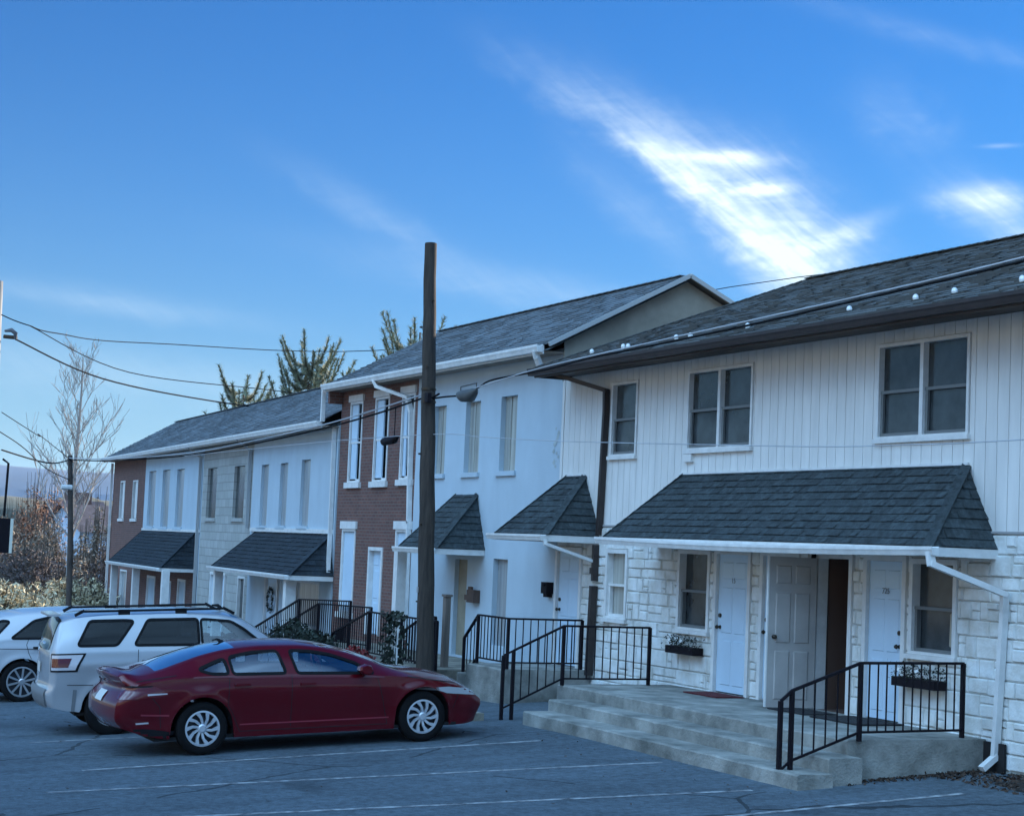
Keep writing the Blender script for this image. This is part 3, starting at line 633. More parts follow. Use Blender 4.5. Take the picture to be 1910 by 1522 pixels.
# rake trim and gable overhang on the right end
mb = MB()
mb.bar((-28.24, MEY-.0, MEZ-.01), (-28.24, MRY, MRZ-.01), .04, .075); mb.bar((-28.24, MRY, MRZ-.01), (-28.24, 5.6, MEZ-.01), .04, .075)
mb.build('rake_board', mat('grey_rake_paint', (.42, .43, .42), .7), WH)
mb = MB(); shingles(mb, (-28.46, MEY, MEZ), (-28.22, MEY, MEZ), (-28.22, MRY, MRZ), (-28.46, MRY, MRZ), row=.16); mb.face([(-28.22, 5.6, MEZ), (-28.46, 5.6, MEZ), (-28.46, MRY, MRZ), (-28.22, MRY, MRZ)])
mb.face([(-28.46, MEY, MEZ-.10), (-28.24, MEY, MEZ-.10), (-28.24, MRY, MRZ-.10), (-28.46, MRY, MRZ-.10)]); mb.build('gable_overhang', SHL, WH)
pipe_rect(WH, [(-28.62, -.5, 6.0), (-28.62, -.46, 5.9), (-28.66, -.34, 5.7)], 'downspout', WTRIM, .10, .08)
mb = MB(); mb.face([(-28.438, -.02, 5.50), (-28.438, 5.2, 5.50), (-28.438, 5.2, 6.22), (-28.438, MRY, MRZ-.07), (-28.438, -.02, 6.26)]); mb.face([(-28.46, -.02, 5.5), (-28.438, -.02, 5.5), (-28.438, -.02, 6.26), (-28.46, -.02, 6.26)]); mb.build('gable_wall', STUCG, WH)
mb = MB()
for k in range(14):
    zz = rng.uniform(4.0, 4.7); xx = -28.62+rng.uniform(-.12, .1); s = rng.uniform(.02, .07)
    e_ = -.0015-.0006*k; mb.face([(xx-s, e_, zz), (xx, e_, zz-s*.7), (xx+s, e_, zz+.01), (xx+.2*s, e_, zz+s)])
mb.build('peeled_paint', mat('bare_render', (.44, .50, .50), .95, var=.3), WH)
awning(WH, -33.05, -31.97, 3.55, -33.35, -31.50, 1.02, 2.50)
# porch column at left of the door
mb = MB(); mb.box(-33.62, -33.42, -1.0, -.8, .45, 2.4); mb.build('porch_post', WTRIM, WH)

# ------------------------------------------------------------------ left row, slightly turned frame
TH = math.atan(1.7/30)
FL = Matrix.Translation((-40.0, 0.0, 0)) @ Matrix.Rotation(-TH, 4, 'Z')
kwL = dict(ez=5.30, frame=FL, ey=-.42, ry=2.3, rz=6.88, back=5.2, depth=.12)
def lw(root, w, pane, sill=True, m=None, fr=True):
    mb = MB(); mb.box(w[0]+.004, w[1]-.004, .08, .115, w[2], w[3]); f = mb.build('window', pane, root)
    if sill: mb = MB(); mb.box(w[0]-.08, w[1]+.08, -.05, -.001, w[2]-.10, w[2]-.0); mb.build('sill', m or WTRIM, f)
    if fr: mb = MB(); mb.box(w[0], w[0]+.06, -.01, .08, w[2], w[3]); mb.box(w[1]-.06, w[1], -.01, .08, w[2], w[3]); mb.box(w[0]+.05, w[1]-.05, -.009, .079, w[3]-.06, w[3]-.001); mb.build('frame', m or WTRIM, f)
    return f
# 1 far brick house
u = [(-28.98, -28.0, 3.0, 4.42), (-26.35, -25.35, 3.0, 4.40)]; l = [(-28.0, -26.6, -.6, 1.12)]
H1 = rowhouse('brick_house', 'small brick row house at the far left end of the row', -30.6, -24.0, -2.2, m=BRK, holes=u+l, **kwL)
for w in u:
    f = lw(H1, w, PANE, m=WTRIM); mb = MB(); mb.box(w[0]+.42, w[1]-.02, .02, .05, w[2]+.02, w[3]-.02); mb.build('shutter', WTRIM, f)
f = lw(H1, l[0], BLINDB)
pipe_rect(H1, [(-30.52, -.1, 5.1), (-30.52, -.06, -1.5)], 'downspout', WTRIM, .09, .07)
# 2 white with three windows
u = [(-23.3, -22.05, 2.75, 4.66), (-20.85, -19.6, 2.75, 4.65), (-18.45, -17.3, 2.75, 4.62)]
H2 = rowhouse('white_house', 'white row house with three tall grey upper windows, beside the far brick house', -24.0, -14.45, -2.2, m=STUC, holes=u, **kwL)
for w in u: lw(H2, w, BLINDB, m=STUC, fr=False)
mb = MB()
for (a, b, mm) in ((-23.4, -22.6, 0),): pass
mb = MB(); wall_holes(mb, -23.98, -14.6, -2.0, 1.36, [(-22.4, -20.9, -1.4, 1.0), (-19.6, -18.3, -.4, 1.0), (-17.2, -16.0, -1.4, 1.05)], y=-.03, depth=.10); mb.build('lower_brick', BRK, H2)
for (a, b, c0, d0) in ((-22.4, -20.9, -1.4, 1.0), (-17.2, -16.0, -1.4, 1.05)):
    door(H2, a+.08, b-.08, c0, d0, y=-.03, knob='l', rec=.08)
lw(H2, (-19.6, -18.3, -.4, 1.0), PANE)
for px in (-24.05, -19.9, -14.95):
    mb = MB(); mb.box(px, px+.22, -1.02, -.8, -1.9, 1.40); mb.build('porch_post', WTRIM, H2)
awning(H2, -23.9, -15.2, 2.60, -24.25, -14.95, 1.08, 1.48, m=SHD)
mb = MB(); mb.box(-24.0, -14.5, -.04, -.001, 2.60, 2.68); mb.build('band', WTRIM, H2)
pipe_rect(H2, [(-14.75, -.46, 5.2), (-14.6, -.08, 4.9), (-14.55, -.06, -1.2)], 'downspout', mat('grey_spout', (.35, .36, .36), .6), .09, .07)
# 3 pale stone
u = [(-13.82, -12.55, 3.05, 4.54), (-10.36, -9.06, 3.05, 4.52)]; l = [(-9.25, -8.45, -.4, 1.45)]; dr = (-12.9, -10.6, -1.1, 1.40)
H3 = rowhouse('stone_house', 'pale formstone row house with two dark upper windows', -14.45, -8.15, -2.2, m=FSTONE, holes=u+l+[dr], **kwL)
for w in u: lw(H3, w, PANE, m=FSTONE, fr=False)
lw(H3, l[0], PANE)
d3 = door(H3, dr[0]+.25, dr[1]-.25, dr[2], dr[3], knob='l', rec=.08)
pipe_rect(H3, [(-8.35, -.46, 5.2), (-8.28, -.08, 4.9), (-8.28, -.06, 2.8)], 'downspout', MATS['grey_spout'], .09, .07)
# 4 white
u = [(-7.2, -6.42, 2.86, 4.48), (-5.2, -4.45, 2.87, 4.47), (-3.15, -2.33, 2.87, 4.50)]; l = [(-3.4, -1.0, .5, 1.55)]; dr = (-6.3, -4.7, -.9, 1.5)
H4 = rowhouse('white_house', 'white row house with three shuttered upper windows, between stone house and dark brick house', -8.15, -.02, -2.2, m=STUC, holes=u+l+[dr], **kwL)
for w in u: lw(H4, w, BLINDB, m=STUC, fr=False)
lw(H4, l[0], BLINDB); door(H4, dr[0]+.2, dr[1]-.2, dr[2], dr[3], knob='l', rec=.08)
mb = MB(); mb.box(-8.0, -.1, -.05, -.001, 2.70, 2.80); mb.build('band', WTRIM, H4)
awning(H4, -7.55, -.35, 2.68, -7.95, .10, 1.06, 1.72, m=SHD)
mb = MB(); mb.box(-.55, -.3, -1.0, -.76, -.6, 1.64); mb.build('porch_post', WTRIM, H4)
mb = MB(); mb.box(-7.9, -7.68, -1.0, -.78, -1.6, 1.64); mb.build('porch_post', WTRIM, H4)
pipe_rect(H4, [(-.18, -.07, 5.2), (-.14, -.06, 2.7), (.05, -.12, 1.7)], 'downspout', WTRIM, .09, .07)
# lower side wall of the brick house seen above the lower roof is its side_wall; wreaths on the doors
def wreath(frame, x, y, z, r, label, m=LEAFD):
    mb = MB(); rg = random.Random(int(abs(x)*100))
    for i in range(220):
        a = rg.random()*6.283; rr = r*(.72+.32*rg.random()); p = Vector((x+rr*math.cos(a), y-.02-.05*rg.random(), z+rr*math.sin(a))); s = r*.16
        v1 = Vector((rg.uniform(-1, 1), rg.uniform(-.6, .2), rg.uniform(-1, 1)))*s; v2 = Vector((rg.uniform(-1, 1), rg.uniform(-.6, .2), rg.uniform(-1, 1)))*s*.6
        mb.face([p-v1, p-v2, p+v1, p+v2])
    if frame is not None: xf(mb, frame); x, y, z = frame @ Vector((x, y, z))
    return single(mb, 'wreath', m, label, 'wreath', (x, y, z-r), 'wreaths on the doors of the lower row')
wreath(FL, -11.75, .02, .85, .34, 'dark wreath on the white door of the pale stone house')
wreath(FL, -5.5, .02, .95, .32, 'dark wreath on the door under the wide middle awning')

# ------------------------------------------------------------------ stoops, steps and walls
mb = MB(); PXL, PXR = -24.30, -17.02
def slab(mb, x0, x1, y0, y1, z0, z1, e=.018):
    """step block with softly chipped, slightly wavy nosing"""
    n = max(2, int((x1-x0)/.25)); rg = random.Random(int(x0*31+y0*17))
    rows = []
    for i in range(n+1):
        x = x0+(x1-x0)*i/n; j = rg.uniform(-.008, .008); k = rg.uniform(-.006, .006)
        rows.append([(x, y0+j, z0), (x, y0+j, z1-e+k), (x, y0+e+j, z1+k), (x, y1, z1)])
    for i in range(n):
        for k in range(3): mb.face([rows[i][k], rows[i+1][k], rows[i+1][k+1], rows[i][k+1]])
    mb.face([(x0, y0, z0), (x0, y0, z1-e), (x0, y0+e, z1), (x0, y1, z1), (x0, y1, z0)]); mb.face([(x1, y1, z0), (x1, y1, z1), (x1, y0+e, z1), (x1, y0, z1-e), (x1, y0, z0)])
slab(mb, PXL, PXR, -1.98, -.04, -.3, .60); slab(mb, PXL+.62, PXR+.28, -2.42, -1.98, -.3, .435); slab(mb, PXL+.75, PXR+.36, -2.88, -2.42, -.3, .275)
steps = single(mb, 'front_steps', CONC, 'wide worn concrete steps and landing below the big shingled awning', 'steps', (-20.6, -1.5, .1))
mb = MB(); slab(mb, -28.45, -26.96, -1.62, -.04, -1.2, .60)
slab(mb, -28.85, -28.45, -1.62, -.04, -1.2, .42); slab(mb, -29.2, -28.85, -1.62, -.04, -1.2, .24)
single(mb, 'concrete_stoop', CONC, 'tall weathered concrete stoop in front of the red car, left of the wide steps', 'stoop', (-27.8, -.8, -.1), 'concrete stoops')
mb = MB(); slab(mb, -34.3, -29.2, -2.05, -.04, -1.2, .42)
single(mb, 'concrete_stoop', CONCD, 'low concrete platform behind the wooden pole at the white house', 'stoop', (-31.7, -1, -.1), 'concrete stoops')
mb = MB(); slab(mb, -39.2, -34.35, -1.95, -.04, -1.4, .40); slab(mb, -39.6, -39.2, -1.9, -.04, -1.4, .22); slab(mb, -40.0, -39.6, -1.9, -.05, -1.4, .04)
single(mb, 'concrete_stoop', CONCD, 'concrete landing with steps in front of the dark brick house', 'stoop', (-37, -1, -.4), 'concrete stoops')
mb = MB(); slab(mb, -39.8, -24.4, -3.35, -3.1, -1.2, .16)
# kerb in front of cars
k_ = single(mb, 'kerb_wall', CONCD, 'low concrete kerb wall along the head of the parking bays', 'kerb', (-32, -3.2, -.2))

def railing(name, label, pts, h, group, nb_gap=.125, low=.09, frame=None, posts=None, base=None, pw=.045):
    """pts: polyline of deck points (x,y,z) along the foot of the rail"""
    root = thing(name, label, 'railing', tuple(pts[len(pts)//2]), frame, group)
    V = [Vector(p) for p in pts]; up = Vector((0, 0, h)); lo = Vector((0, 0, low))
    mb = MB()
    for a, b in zip(V[:-1], V[1:]): mb.bar(a+up, b+up, .045, .03)
    mb.build('top_rail', BLACK, root)
    mb = MB()
    for a, b in zip(V[:-1], V[1:]): mb.bar(a+lo, b+lo, .03, .025)
    mb.build('bottom_rail', BLACK, root)
    for i, p in enumerate(V):
        if posts is not None and i not in posts: continue
        mb = MB(); mb.bar(p+Vector((0, 0, (base[i] if base else -.01))), p+up, pw, pw); mb.build('post', BLACK, root)
    for a, b in zip(V[:-1], V[1:]):
        Lh = Vector((b.x-a.x, b.y-a.y, 0)).length; n = int(Lh/nb_gap)
        for k in range(1, n):
            p = a+(b-a)*k/n; mb = MB(); mb.bar(p+lo, p+up, .014, .014); mb.build('baluster', BLACK, root)
    return root
GRP = 'black iron railings along the row'
railing('railing', 'black iron railing at the right end of the wide steps', [(-17.12, -2.82, .16), (-17.08, -2.70, .28), (-16.98, -1.86, .60), (-17.16, -.28, .60)], .86, GRP, posts=(0, 1, 2, 3), base=[-.12, -.2, -.01, -.01])
railing('railing', 'black iron railing at the left end of the wide steps', [(-24.35, -2.85, .14), (-24.28, -2.72, .22), (-24.14, -1.98, .60), (-24.16, -.52, .60)], .86, GRP, posts=(0, 1, 2, 3), base=[-.15, -.15, -.01, -.01])
railing('railing', 'black iron railing around the tall concrete stoop right of the red car', [(-28.82, -1.52, .20), (-28.26, -1.52, .62), (-27.06, -1.52, .62), (-27.04, -.18, .62)], .80, GRP, posts=(0, 1, 2, 3), base=[-.15, -.01, -.85, -.01])
railing('railing', 'black iron railing on the low platform just right of the wooden pole', [(-30.6, -1.98, .42), (-28.95, -1.98, .42)], .84, GRP)
railing('railing', 'black iron railing on the low platform left of the wooden pole', [(-34.2, -2.0, -.1), (-32.2, -2.0, .42), (-30.8, -2.0, .42)], .84, GRP)
railing('railing', 'outer black stair railing by the dark brick house', [(-39.6, -1.9, -.33), (-36.6, -1.9, .42), (-33.5, -1.9, .52)], .88, GRP)
railing('railing', 'inner black stair railing by the dark brick house', [(-40.9, -1.2, -.55), (-37.4, -1.2, .35), (-34.2, -1.2, .42)], .84, GRP)
railing('railing', 'short sloping black hand rail with two posts beside the wooden pole', [(-31.4, -1.7, .05), (-30.2, -1.7, .46), (-29.7, -1.7, .46)], .84, GRP)

# mats, planters, wall boxes
def mat_obj(x0, x1, y0, y1, m, label):
    mb = MB(); mb.box(x0, x1, y0, y1, .604, .62); return single(mb, 'doormat', m, label, 'doormat', ((x0+x1)/2, (y0+y1)/2, .6), 'doormats')
mat_obj(-22.95, -22.05, -.62, -.15, MATRED, 'dark red doormat at the closed door left of the open door')
mat_obj(-20.55, -19.70, -.75, -.25, MATBLK, 'black doormat at the open doorway')
mat_obj(-19.5, -18.45, -.80, -.12, MATBLK, 'black doormat behind the right railing')
def planter(x0, x1, z0, z1, label):
    root = thing('planter_box', label, 'planter', ((x0+x1)/2, -.15, z0), None, 'planters hung below windows')
    mb = MB(); mb.box(x0+.03, x1-.03, -.23, -.045, z0-.03, z0+.08); mb.build('box', BLACK, root)
    rg = random.Random(int(x0*10)); mb = MB()
    for i in range(520):
        p = Vector((rg.uniform(x0, x1), rg.uniform(-.27, -.05), z0+.02+(z1-z0)*rg.random()**.8*(.8+.4*rg.random()))); s = .03
        v1 = Vector((rg.uniform(-1, 1), rg.uniform(-1, 1), rg.uniform(-1, 1)))*s; v2 = Vector((rg.uniform(-1, 1), rg.uniform(-1, 1), rg.uniform(-1, 1)))*s
        mb.face([p, p+v1, p+v1+v2])
    mb.build('foliage', LEAFD, root)
    for k in (.22, .62):
        mb = MB(); c = Vector((x0+(x1-x0)*k, -.25, z1-.02))
        for i in range(9): a = i*.7; mb.face([c, c+Vector((math.cos(a)*.045, -.02, math.sin(a)*.045)), c+Vector((math.cos(a+.5)*.045, -.01, math.sin(a+.5)*.045))])
        mb.build('flower', WFLOW, root)
planter(-24.22, -23.36, 1.13, 1.34, 'dark planter with white flowers below the window left of the doors')
planter(-18.62, -17.72, 1.12, 1.34, 'dark planter behind the right railing below the rightmost lower window')
mb = MB(); mb.box(-28.74, -28.52, -.14, -.005, 1.80, 2.0); mb.box(-28.70, -28.56, -.11, -.005, 1.74, 1.8)
o = mb; o.tube([(-28.6, -.14, 1.96), (-28.6, -.17, 1.96)], .03, 8)
single(mb, 'mailbox', BLACK, 'black mailbox on the white wall left of the corner door', 'mailbox', (-28.63, -.07, 1.74), 'mailboxes on the white wall')
mb = MB(); mb.box(-31.95, -31.62, -.14, -.005, 1.50, 1.74); mb.box(-32.1, -31.95, -.12, -.005, 1.54, 1.64)
mb.tube([(-31.86, -.10, 1.74), (-31.86, -.10, 1.80)], .05, 8)
single(mb, 'mailbox', mat('brown_box', (.09, .05, .035), .6, var=.4), 'brown mailbox on the white wall beside the narrow lower window', 'mailbox', (-31.8, -.07, 1.5), 'mailboxes on the white wall')
mb = MB(); mb.box(-29.90, -29.77, -1.49, -1.39, -.3, 1.66); mb.box(-29.92, -29.75, -1.51, -1.37, 1.66, 1.70)
single(mb, 'wooden_post', mat('grey_post_wood', (.16, .13, .11), .9, var=.4, stretch=(4, 4, .4)), 'square weathered wooden post right of the utility pole behind the railing', 'post', (-29.85, -1.43, .42))

# shrubs by the brick house, trellis plant
def shrub(name, label, c, rx, ry, rz, m, n=2600, s=.045, cat='shrub', group=None):
    rg = random.Random(int(abs(c[0]*13+c[1]*7))); root = thing(name, label, cat, (c[0], c[1], c[2]), None, group)
    mb = MB()
    for i in range(7):
        a = rg.random()*6.28; e = Vector((c[0]+math.cos(a)*rx*.6, c[1]+math.sin(a)*ry*.6, c[2]+rz*1.6*rg.uniform(.6, 1))); mb.tube([(c[0], c[1], c[2]), (c[0]+(e.x-c[0])*.5, c[1]+(e.y-c[1])*.5, c[2]+rz*.9), tuple(e)], [.02, .014, .005], 5)
    mb.build('stem', BARK, root)
    mb = MB()
    for i in range(n):
        v = Vector((rg.gauss(0, 1), rg.gauss(0, 1), rg.gauss(0, 1))).normalized()*(rg.random()**.4)
        w = 1+.35*noise.noise(v*2.2+Vector(c)); p = Vector((c[0]+v.x*rx*w, c[1]+v.y*ry*w, c[2]+rz+v.z*rz*w))
        a = Vector((rg.uniform(-1, 1), rg.uniform(-1, 1), rg.uniform(-1, 1))).normalized()*s; b = a.cross(Vector((rg.uniform(-1, 1), rg.uniform(-1, 1), rg.uniform(-1, 1)))).normalized()*s*.6
        mb.face([p-a, p-b, p+a, p+b])
    mb.build('foliage', m, root); return root
shrub('evergreen_shrub', 'dark evergreen shrub behind the red car roof, in front of the brick house', (-34.8, -2.6, -.1), .9, .5, .52, LEAFD, group='dark shrubs by the brick house stoop')
shrub('evergreen_shrub', 'dark evergreen shrub nearer the red bush by the brick house door', (-33.2, -2.7, -.15), .8, .5, .50, LEAFD, group='dark shrubs by the brick house stoop')
shrub('red_leaved_shrub', 'low dark red leaved shrub left of the wooden pole', (-31.2, -2.65, 0.0), .62, .4, .33, RFLOW, 1500)
TR = thing('plant_trellis', 'green plant climbing a pale lattice stand left of the wooden pole', 'trellis', (-29.02, -2.75, .1))
mb = MB()
for i in range(5): mb.box(-29.25+i*.11, -29.225+i*.11, -2.77, -2.75, .0, 1.15)
for i in range(8): mb.box(-29.26, -28.78, -2.75, -2.73, .2+i*.15, .225+i*.15)
mb.build('lattice', WTRIM, TR)
rg = random.Random(5); mb = MB()
for i in range(600):
    p = Vector((-29.02+rg.gauss(0, .15), -2.75+rg.gauss(0, .09), .3+1.1*rg.random())); a = Vector((rg.uniform(-1, 1), rg.uniform(-1, 1), rg.uniform(-1, 1))).normalized()*.05; b = a.cross(Vector((rg.uniform(-1, 1), rg.uniform(-1, 1), rg.uniform(-1, 1)))).normalized()*.03
    mb.face([p-a, p-b, p+a, p+b])
mb.build('foliage', LEAFD, TR)

# soil bed by the right wall
mb = MB(); nx, ny = 60, 10
for i in range(nx+1):
    for j in range(ny+1):
        x = -17.0+9.6*i/nx; y = -.85+.80*j/ny; e = min(j/ny*3, 1)*max(0, min((i-3)/nx*8, 1)); z = gz(x, y)-.03+e*(.12+.10*noise.noise(Vector((x*3, y*4, 1)))+.05*noise.noise(Vector((x*11, y*12, 3))))
        mb.v.append((x, y, z))
for i in range(nx):
    for j in range(ny): k = i*(ny+1)+j; mb.f.append((k, k+ny+1, k+ny+2, k+1))
o = mb.build('soil_bed', SOIL); o['kind'] = 'structure'
mb = MB(); rg = random.Random(19)
for i in range(170):
    x = rg.uniform(-30, -13); y = rg.uniform(-11, -3.0) if rg.random() < .6 else -3.05-abs(rg.gauss(0, .35)); z = gz(x, y)+.012; s = rg.uniform(.012, .03)
    a = Vector((rg.uniform(-1, 1), rg.uniform(-1, 1), rg.uniform(-.2, .2))).normalized()*s; b = a.cross(Vector((rg.uniform(-.4, .4), rg.uniform(-.4, .4), 1))).normalized()*s*.6
    p = Vector((x, y, z)); mb.face([p-a, p-b, p+a, p+b])
o = mb.build('scattered_leaves', LEAFB); o['kind'] = 'stuff'; tag(o, 'a few dry brown leaves blown over the dark parking lot', 'leaves')
mb = MB(); rg = random.Random(9)
for i in range(2200):
    x = rg.uniform(-17.1, -9); y = -.95+.9*rg.random(); e = min((y+.85)*3.75, 1)*max(0, min(((x+17.0)/.16-3)/60*8, 1))
    z = gz(x, y)-.01+max(0, e)*(.12+.10*noise.noise(Vector((x*3, y*4, 1)))+.05*noise.noise(Vector((x*11, y*12, 3))))+.012+.015*rg.random(); s = .03
    a = Vector((rg.uniform(-1, 1), rg.uniform(-1, 1), rg.uniform(-.5, .5))).normalized()*s; b = a.cross(Vector((rg.uniform(-1, 1), rg.uniform(-1, 1), rg.uniform(-1, 1)))).normalized()*s*.6
    p = Vector((x, y, z)); mb.face([p-a, p-b, p+a, p+b])
for i in range(500):
    x = -17.4-rg.random()*1.6*rg.random(); y = -2.2+2.1*rg.random(); x = -16.95+abs(rg.gauss(0, .12)); z = gz(x, y)+.012; s = .022
    a = Vector((rg.uniform(-1, 1), rg.uniform(-1, 1), rg.uniform(-.4, .4))).normalized()*s; b = a.cross(Vector((rg.uniform(-1, 1), rg.uniform(-1, 1), rg.uniform(-1, 1)))).normalized()*s*.6
    p = Vector((x, y, z)); mb.face([p-a, p-b, p+a, p+b])
o = mb.build('leaf_litter', LEAFB); o['kind'] = 'stuff'; tag(o, 'brown fallen leaves on the soil along the stone wall', 'leaves')

# ------------------------------------------------------------------ poles and cables
UP = thing('utility_pole', 'rough bare wooden utility pole rising between the red car and the white house', 'pole', (-28.46, -2.35, -.2))
mb = MB(); n = 26; base = Vector((-28.46, -2.35, -.3)); top = Vector((-29.15, -2.35, 7.78))
for i in range(n+1): pass
mb.tube([base+(top-base)*i/n+Vector((.006*math.sin(i*1.3), .006*math.cos(i*1.7), 0)) for i in range(n+1)], [.155-.05*i/n for i in range(n+1)], 14)
mb.build('pole_shaft', WOOD, UP, smooth=45)
for (z_, a_) in ((1.6, 0), (2.9, 2), (4.1, 1), (5.6, 3), (6.3, 0)):
    xx = -28.46-.69*(z_+.3)/8.08; mb = MB(); an = 1.0+a_*.5; mb.tube([(xx-.12*cos(an), -2.35-.12*sin(an), z_), (xx-.17*cos(an), -2.35-.17*sin(an), z_)], [.018, .014], 6); mb.build('bolt', BRASS, UP)
for z_ in (5.0, 5.22):
    xx = -28.46-.69*(z_+.3)/8.08; mb = MB(); mb.tube([(xx, -2.35, z_-.02), (xx, -2.35, z_+.02)], .132, 14); mb.build('steel_band', BRASS, UP)
mb = MB(); mb.box(-28.66, -28.60, -2.51, -2.50, 1.75, 1.85); mb.build('tag_plate', mat('zinc', (.4, .4, .4), .4, metal=.6), UP)
mb = MB(); mb.tube([(-29.0, -2.35, 6.75), (-28.86, -2.35, 6.75)], .012, 6); mb.build('bolt', BRASS, UP)
mb = MB(); mb.box(-28.80, -28.66, -2.47, -2.40, 4.98, 5.14); mb.tube([(-28.75, -2.35, 5.06), (-28.5, -2.33, 5.12)], .02, 6); mb.build('cable_clamp', BLACK, UP)
def cable(pts, r, label, name='overhead_cable', m=CABLE, smooth=3):
    P = [Vector(p) for p in pts]; Q = []
    for i in range(len(P)-1):      # catmull-rom
        p0, p1, p2, p3 = P[max(i-1, 0)], P[i], P[i+1], P[min(i+2, len(P)-1)]
        for k in range(8):
            t = k/8; Q.append(.5*((2*p1)+(-p0+p2)*t+(2*p0-5*p1+4*p2-p3)*t*t+(-p0+3*p1-3*p2+p3)*t*t*t))
    Q.append(P[-1]); mb = MB(); mb.tube(Q, r, 6); return single(mb, name, m, label, 'cable', tuple(P[0]), 'overhead cables', smooth=60)
cb = cable([(-28.85, -2.3, 5.06), (-28.3, -2.3, 5.06), (-27.55, -2.3, 5.05), (-26.9, -2.3, 5.14), (-26.36, -2.3, 5.225), (-24.6, -2.3, 5.25), (-23.05, -2.3, 5.32), (-21.48, -2.3, 5.35), (-18.8, -2.3, 5.41), (-16.6, -2.3, 5.485), (-13.9, -2.3, 5.585), (-6, -2.3, 5.95)], .015, 'thick black cable running right from the wooden pole past the brown eave')
cable([(-27.2, -2.305, 5.12), (-24.6, -2.305, 5.29), (-21.48, -2.305, 5.39), (-16.6, -2.305, 5.522), (-13.9, -2.305, 5.62), (-6, -2.305, 5.99)], .011, 'pale grey messenger wire lashed above the thick right hand cable', m=CABLEG)
cable([(-28.9, -2.3, 5.12), (-29.4, -2.3, 5.085), (-31.6, -2.28, 4.93), (-34.6, -2.2, 4.80), (-38.9, -2.1, 4.68), (-45.7, -2.0, 4.56), (-54.4, -2.0, 4.63), (-60.51, -2.03, 4.8)], .018, 'thick black cable sagging left from the wooden pole past the brick house windows')
cable([(-28.9, -2.34, 5.17), (-31.6, -2.34, 4.99), (-34.6, -2.24, 4.86), (-38.9, -2.14, 4.735), (-45.7, -2.04, 4.61), (-54.4, -2.04, 4.68), (-60.5, -2.06, 4.86)], .014, 'pale grey messenger wire above the thick left hand cable', m=CABLEG)
cable([(-60.51, -2.03, 4.8), (-53.5, -3.9, 4.42), (-49.5, -5.2, 4.35), (-46.0, -6.62, 4.42)], .02, 'thick cable between the two left poles with a dark splice')
mb = MB(); c0 = Vector((-27.35, -2.3, 5.04))
mb.tube([c0+Vector((-.42, 0, .03)), c0+Vector((-.36, 0, .02)), c0+Vector((-.2, 0, -.01)), c0+Vector((.1, 0, -.02)), c0+Vector((.26, 0, .03)), c0+Vector((.36, 0, .07))], [.02, .06, .10, .11, .07, .02], 12)
mb.tube([c0+Vector((-.3, 0, .08)), c0+Vector((-.3, 0, .15)), c0+Vector((.34, 0, .17)), c0+Vector((.34, 0, .06))], .012, 6)
single(mb, 'splice_enclosure', mat('grey_rubber', (.08, .085, .085), .6, var=.3), 'bulging grey splice case hanging from the cable just right of the wooden pole', 'cable splice', tuple(c0), smooth=50)
mb = MB(); c1 = Vector((-30.9, -2.25, 4.42)); mb.tube([c1+Vector((-.45, 0, .0)), c1+Vector((-.3, 0, -.02)), c1+Vector((.2, 0, 0)), c1+Vector((.4, 0, .05))], [.02, .075, .075, .02], 10); mb.tube([c1+Vector((-.2, 0, .05)), c1+Vector((-.2, 0, .55))], .01, 5); mb.tube([c1+Vector((.2, 0, .05)), c1+Vector((.2, 0, .57))], .01, 5)
cable([(-45, -2.3, 4.5), (-34, -2.3, 4.5), (-28.6, -2.3, 4.437), (-26.7, -2.3, 4.322), (-23.8, -2.3, 4.156), (-20, -2.3, 3.986), (-17.15, -2.3, 3.87), (-15.6, -2.3, 3.844), (-13.85, -2.3, 3.835), (-6, -2.3, 3.9)], .006, 'very thin wire crossing in front of the white siding below the upper windows', m=CABLEG)
single(mb, 'splice_enclosure', BLACK, 'small black splice case hanging before the brick house upper windows', 'cable splice', tuple(c1), smooth=50)
# left edge pole (near) and far pole
LP = thing('utility_pole', 'pale utility pole at the left picture edge with an insulator and a dark box', 'pole', (-46.2, -6.62, -.6))
mb = MB(); mb.tube([(-46.42, -6.77, -1.2), (-46.32, -6.81, 3), (-46.12, -6.95, 8.6)], [.17, .15, .12], 12); mb.build('pole_shaft', mat('pale_pole', (.36, .34, .32), .9, var=.4, vscale=4, stretch=(3, 3, .3)), LP, smooth=50)
mb = MB(); mb.tube([(-45.9, -6.75, 7.35), (-45.83, -6.60, 7.38), (-45.80, -6.50, 7.30), (-45.82, -6.5, 7.16)], [.03, .055, .055, .03], 10); mb.build('insulator', mat('porcelain', (.10, .10, .11), .3), LP, smooth=50)
mb = MB(); mb.tube([(-45.98, -6.75, 7.22), (-45.82, -6.46, 7.2)], .05, 8); mb.build('bracket', BRASS, LP)
mb = MB(); mb.box(-46.22, -45.9, -6.62, -6.32, 1.9, 2.75); mb.build('meter_box', BLACK, LP)
mb = MB(); mb.box(-46.2, -45.88, -6.318, -6.25, 1.9, 2.75); mb.build('box_edge', mat('cream_strip', (.75, .72, .60), .6), LP)
mb = MB(); mb.tube([(-46.15, -6.55, 4.2), (-46.0, -6.44, 4.1), (-46.1, -6.45, 2.8)], .03, 6); mb.build('conduit', CABLE, LP)
FP = thing('utility_pole', 'slim dark utility pole in front of the bare tree', 'pole', (-60.75, -1.7, -1.5))
mb = MB(); mb.tube([(-60.76, -1.66, -2.2), (-60.68, -1.8, 2), (-60.52, -2.02, 4.95)], [.105, .095, .08], 10); mb.build('pole_shaft', mat('brown_pole', (.08, .06, .05), .9, var=.4), FP, smooth=50)
mb = MB(); mb.tube([(-60.52, -1.9, 3.9), (-60.52, -2.25, 3.9)], .09, 8); mb.build('insulator', WTRIM, FP)
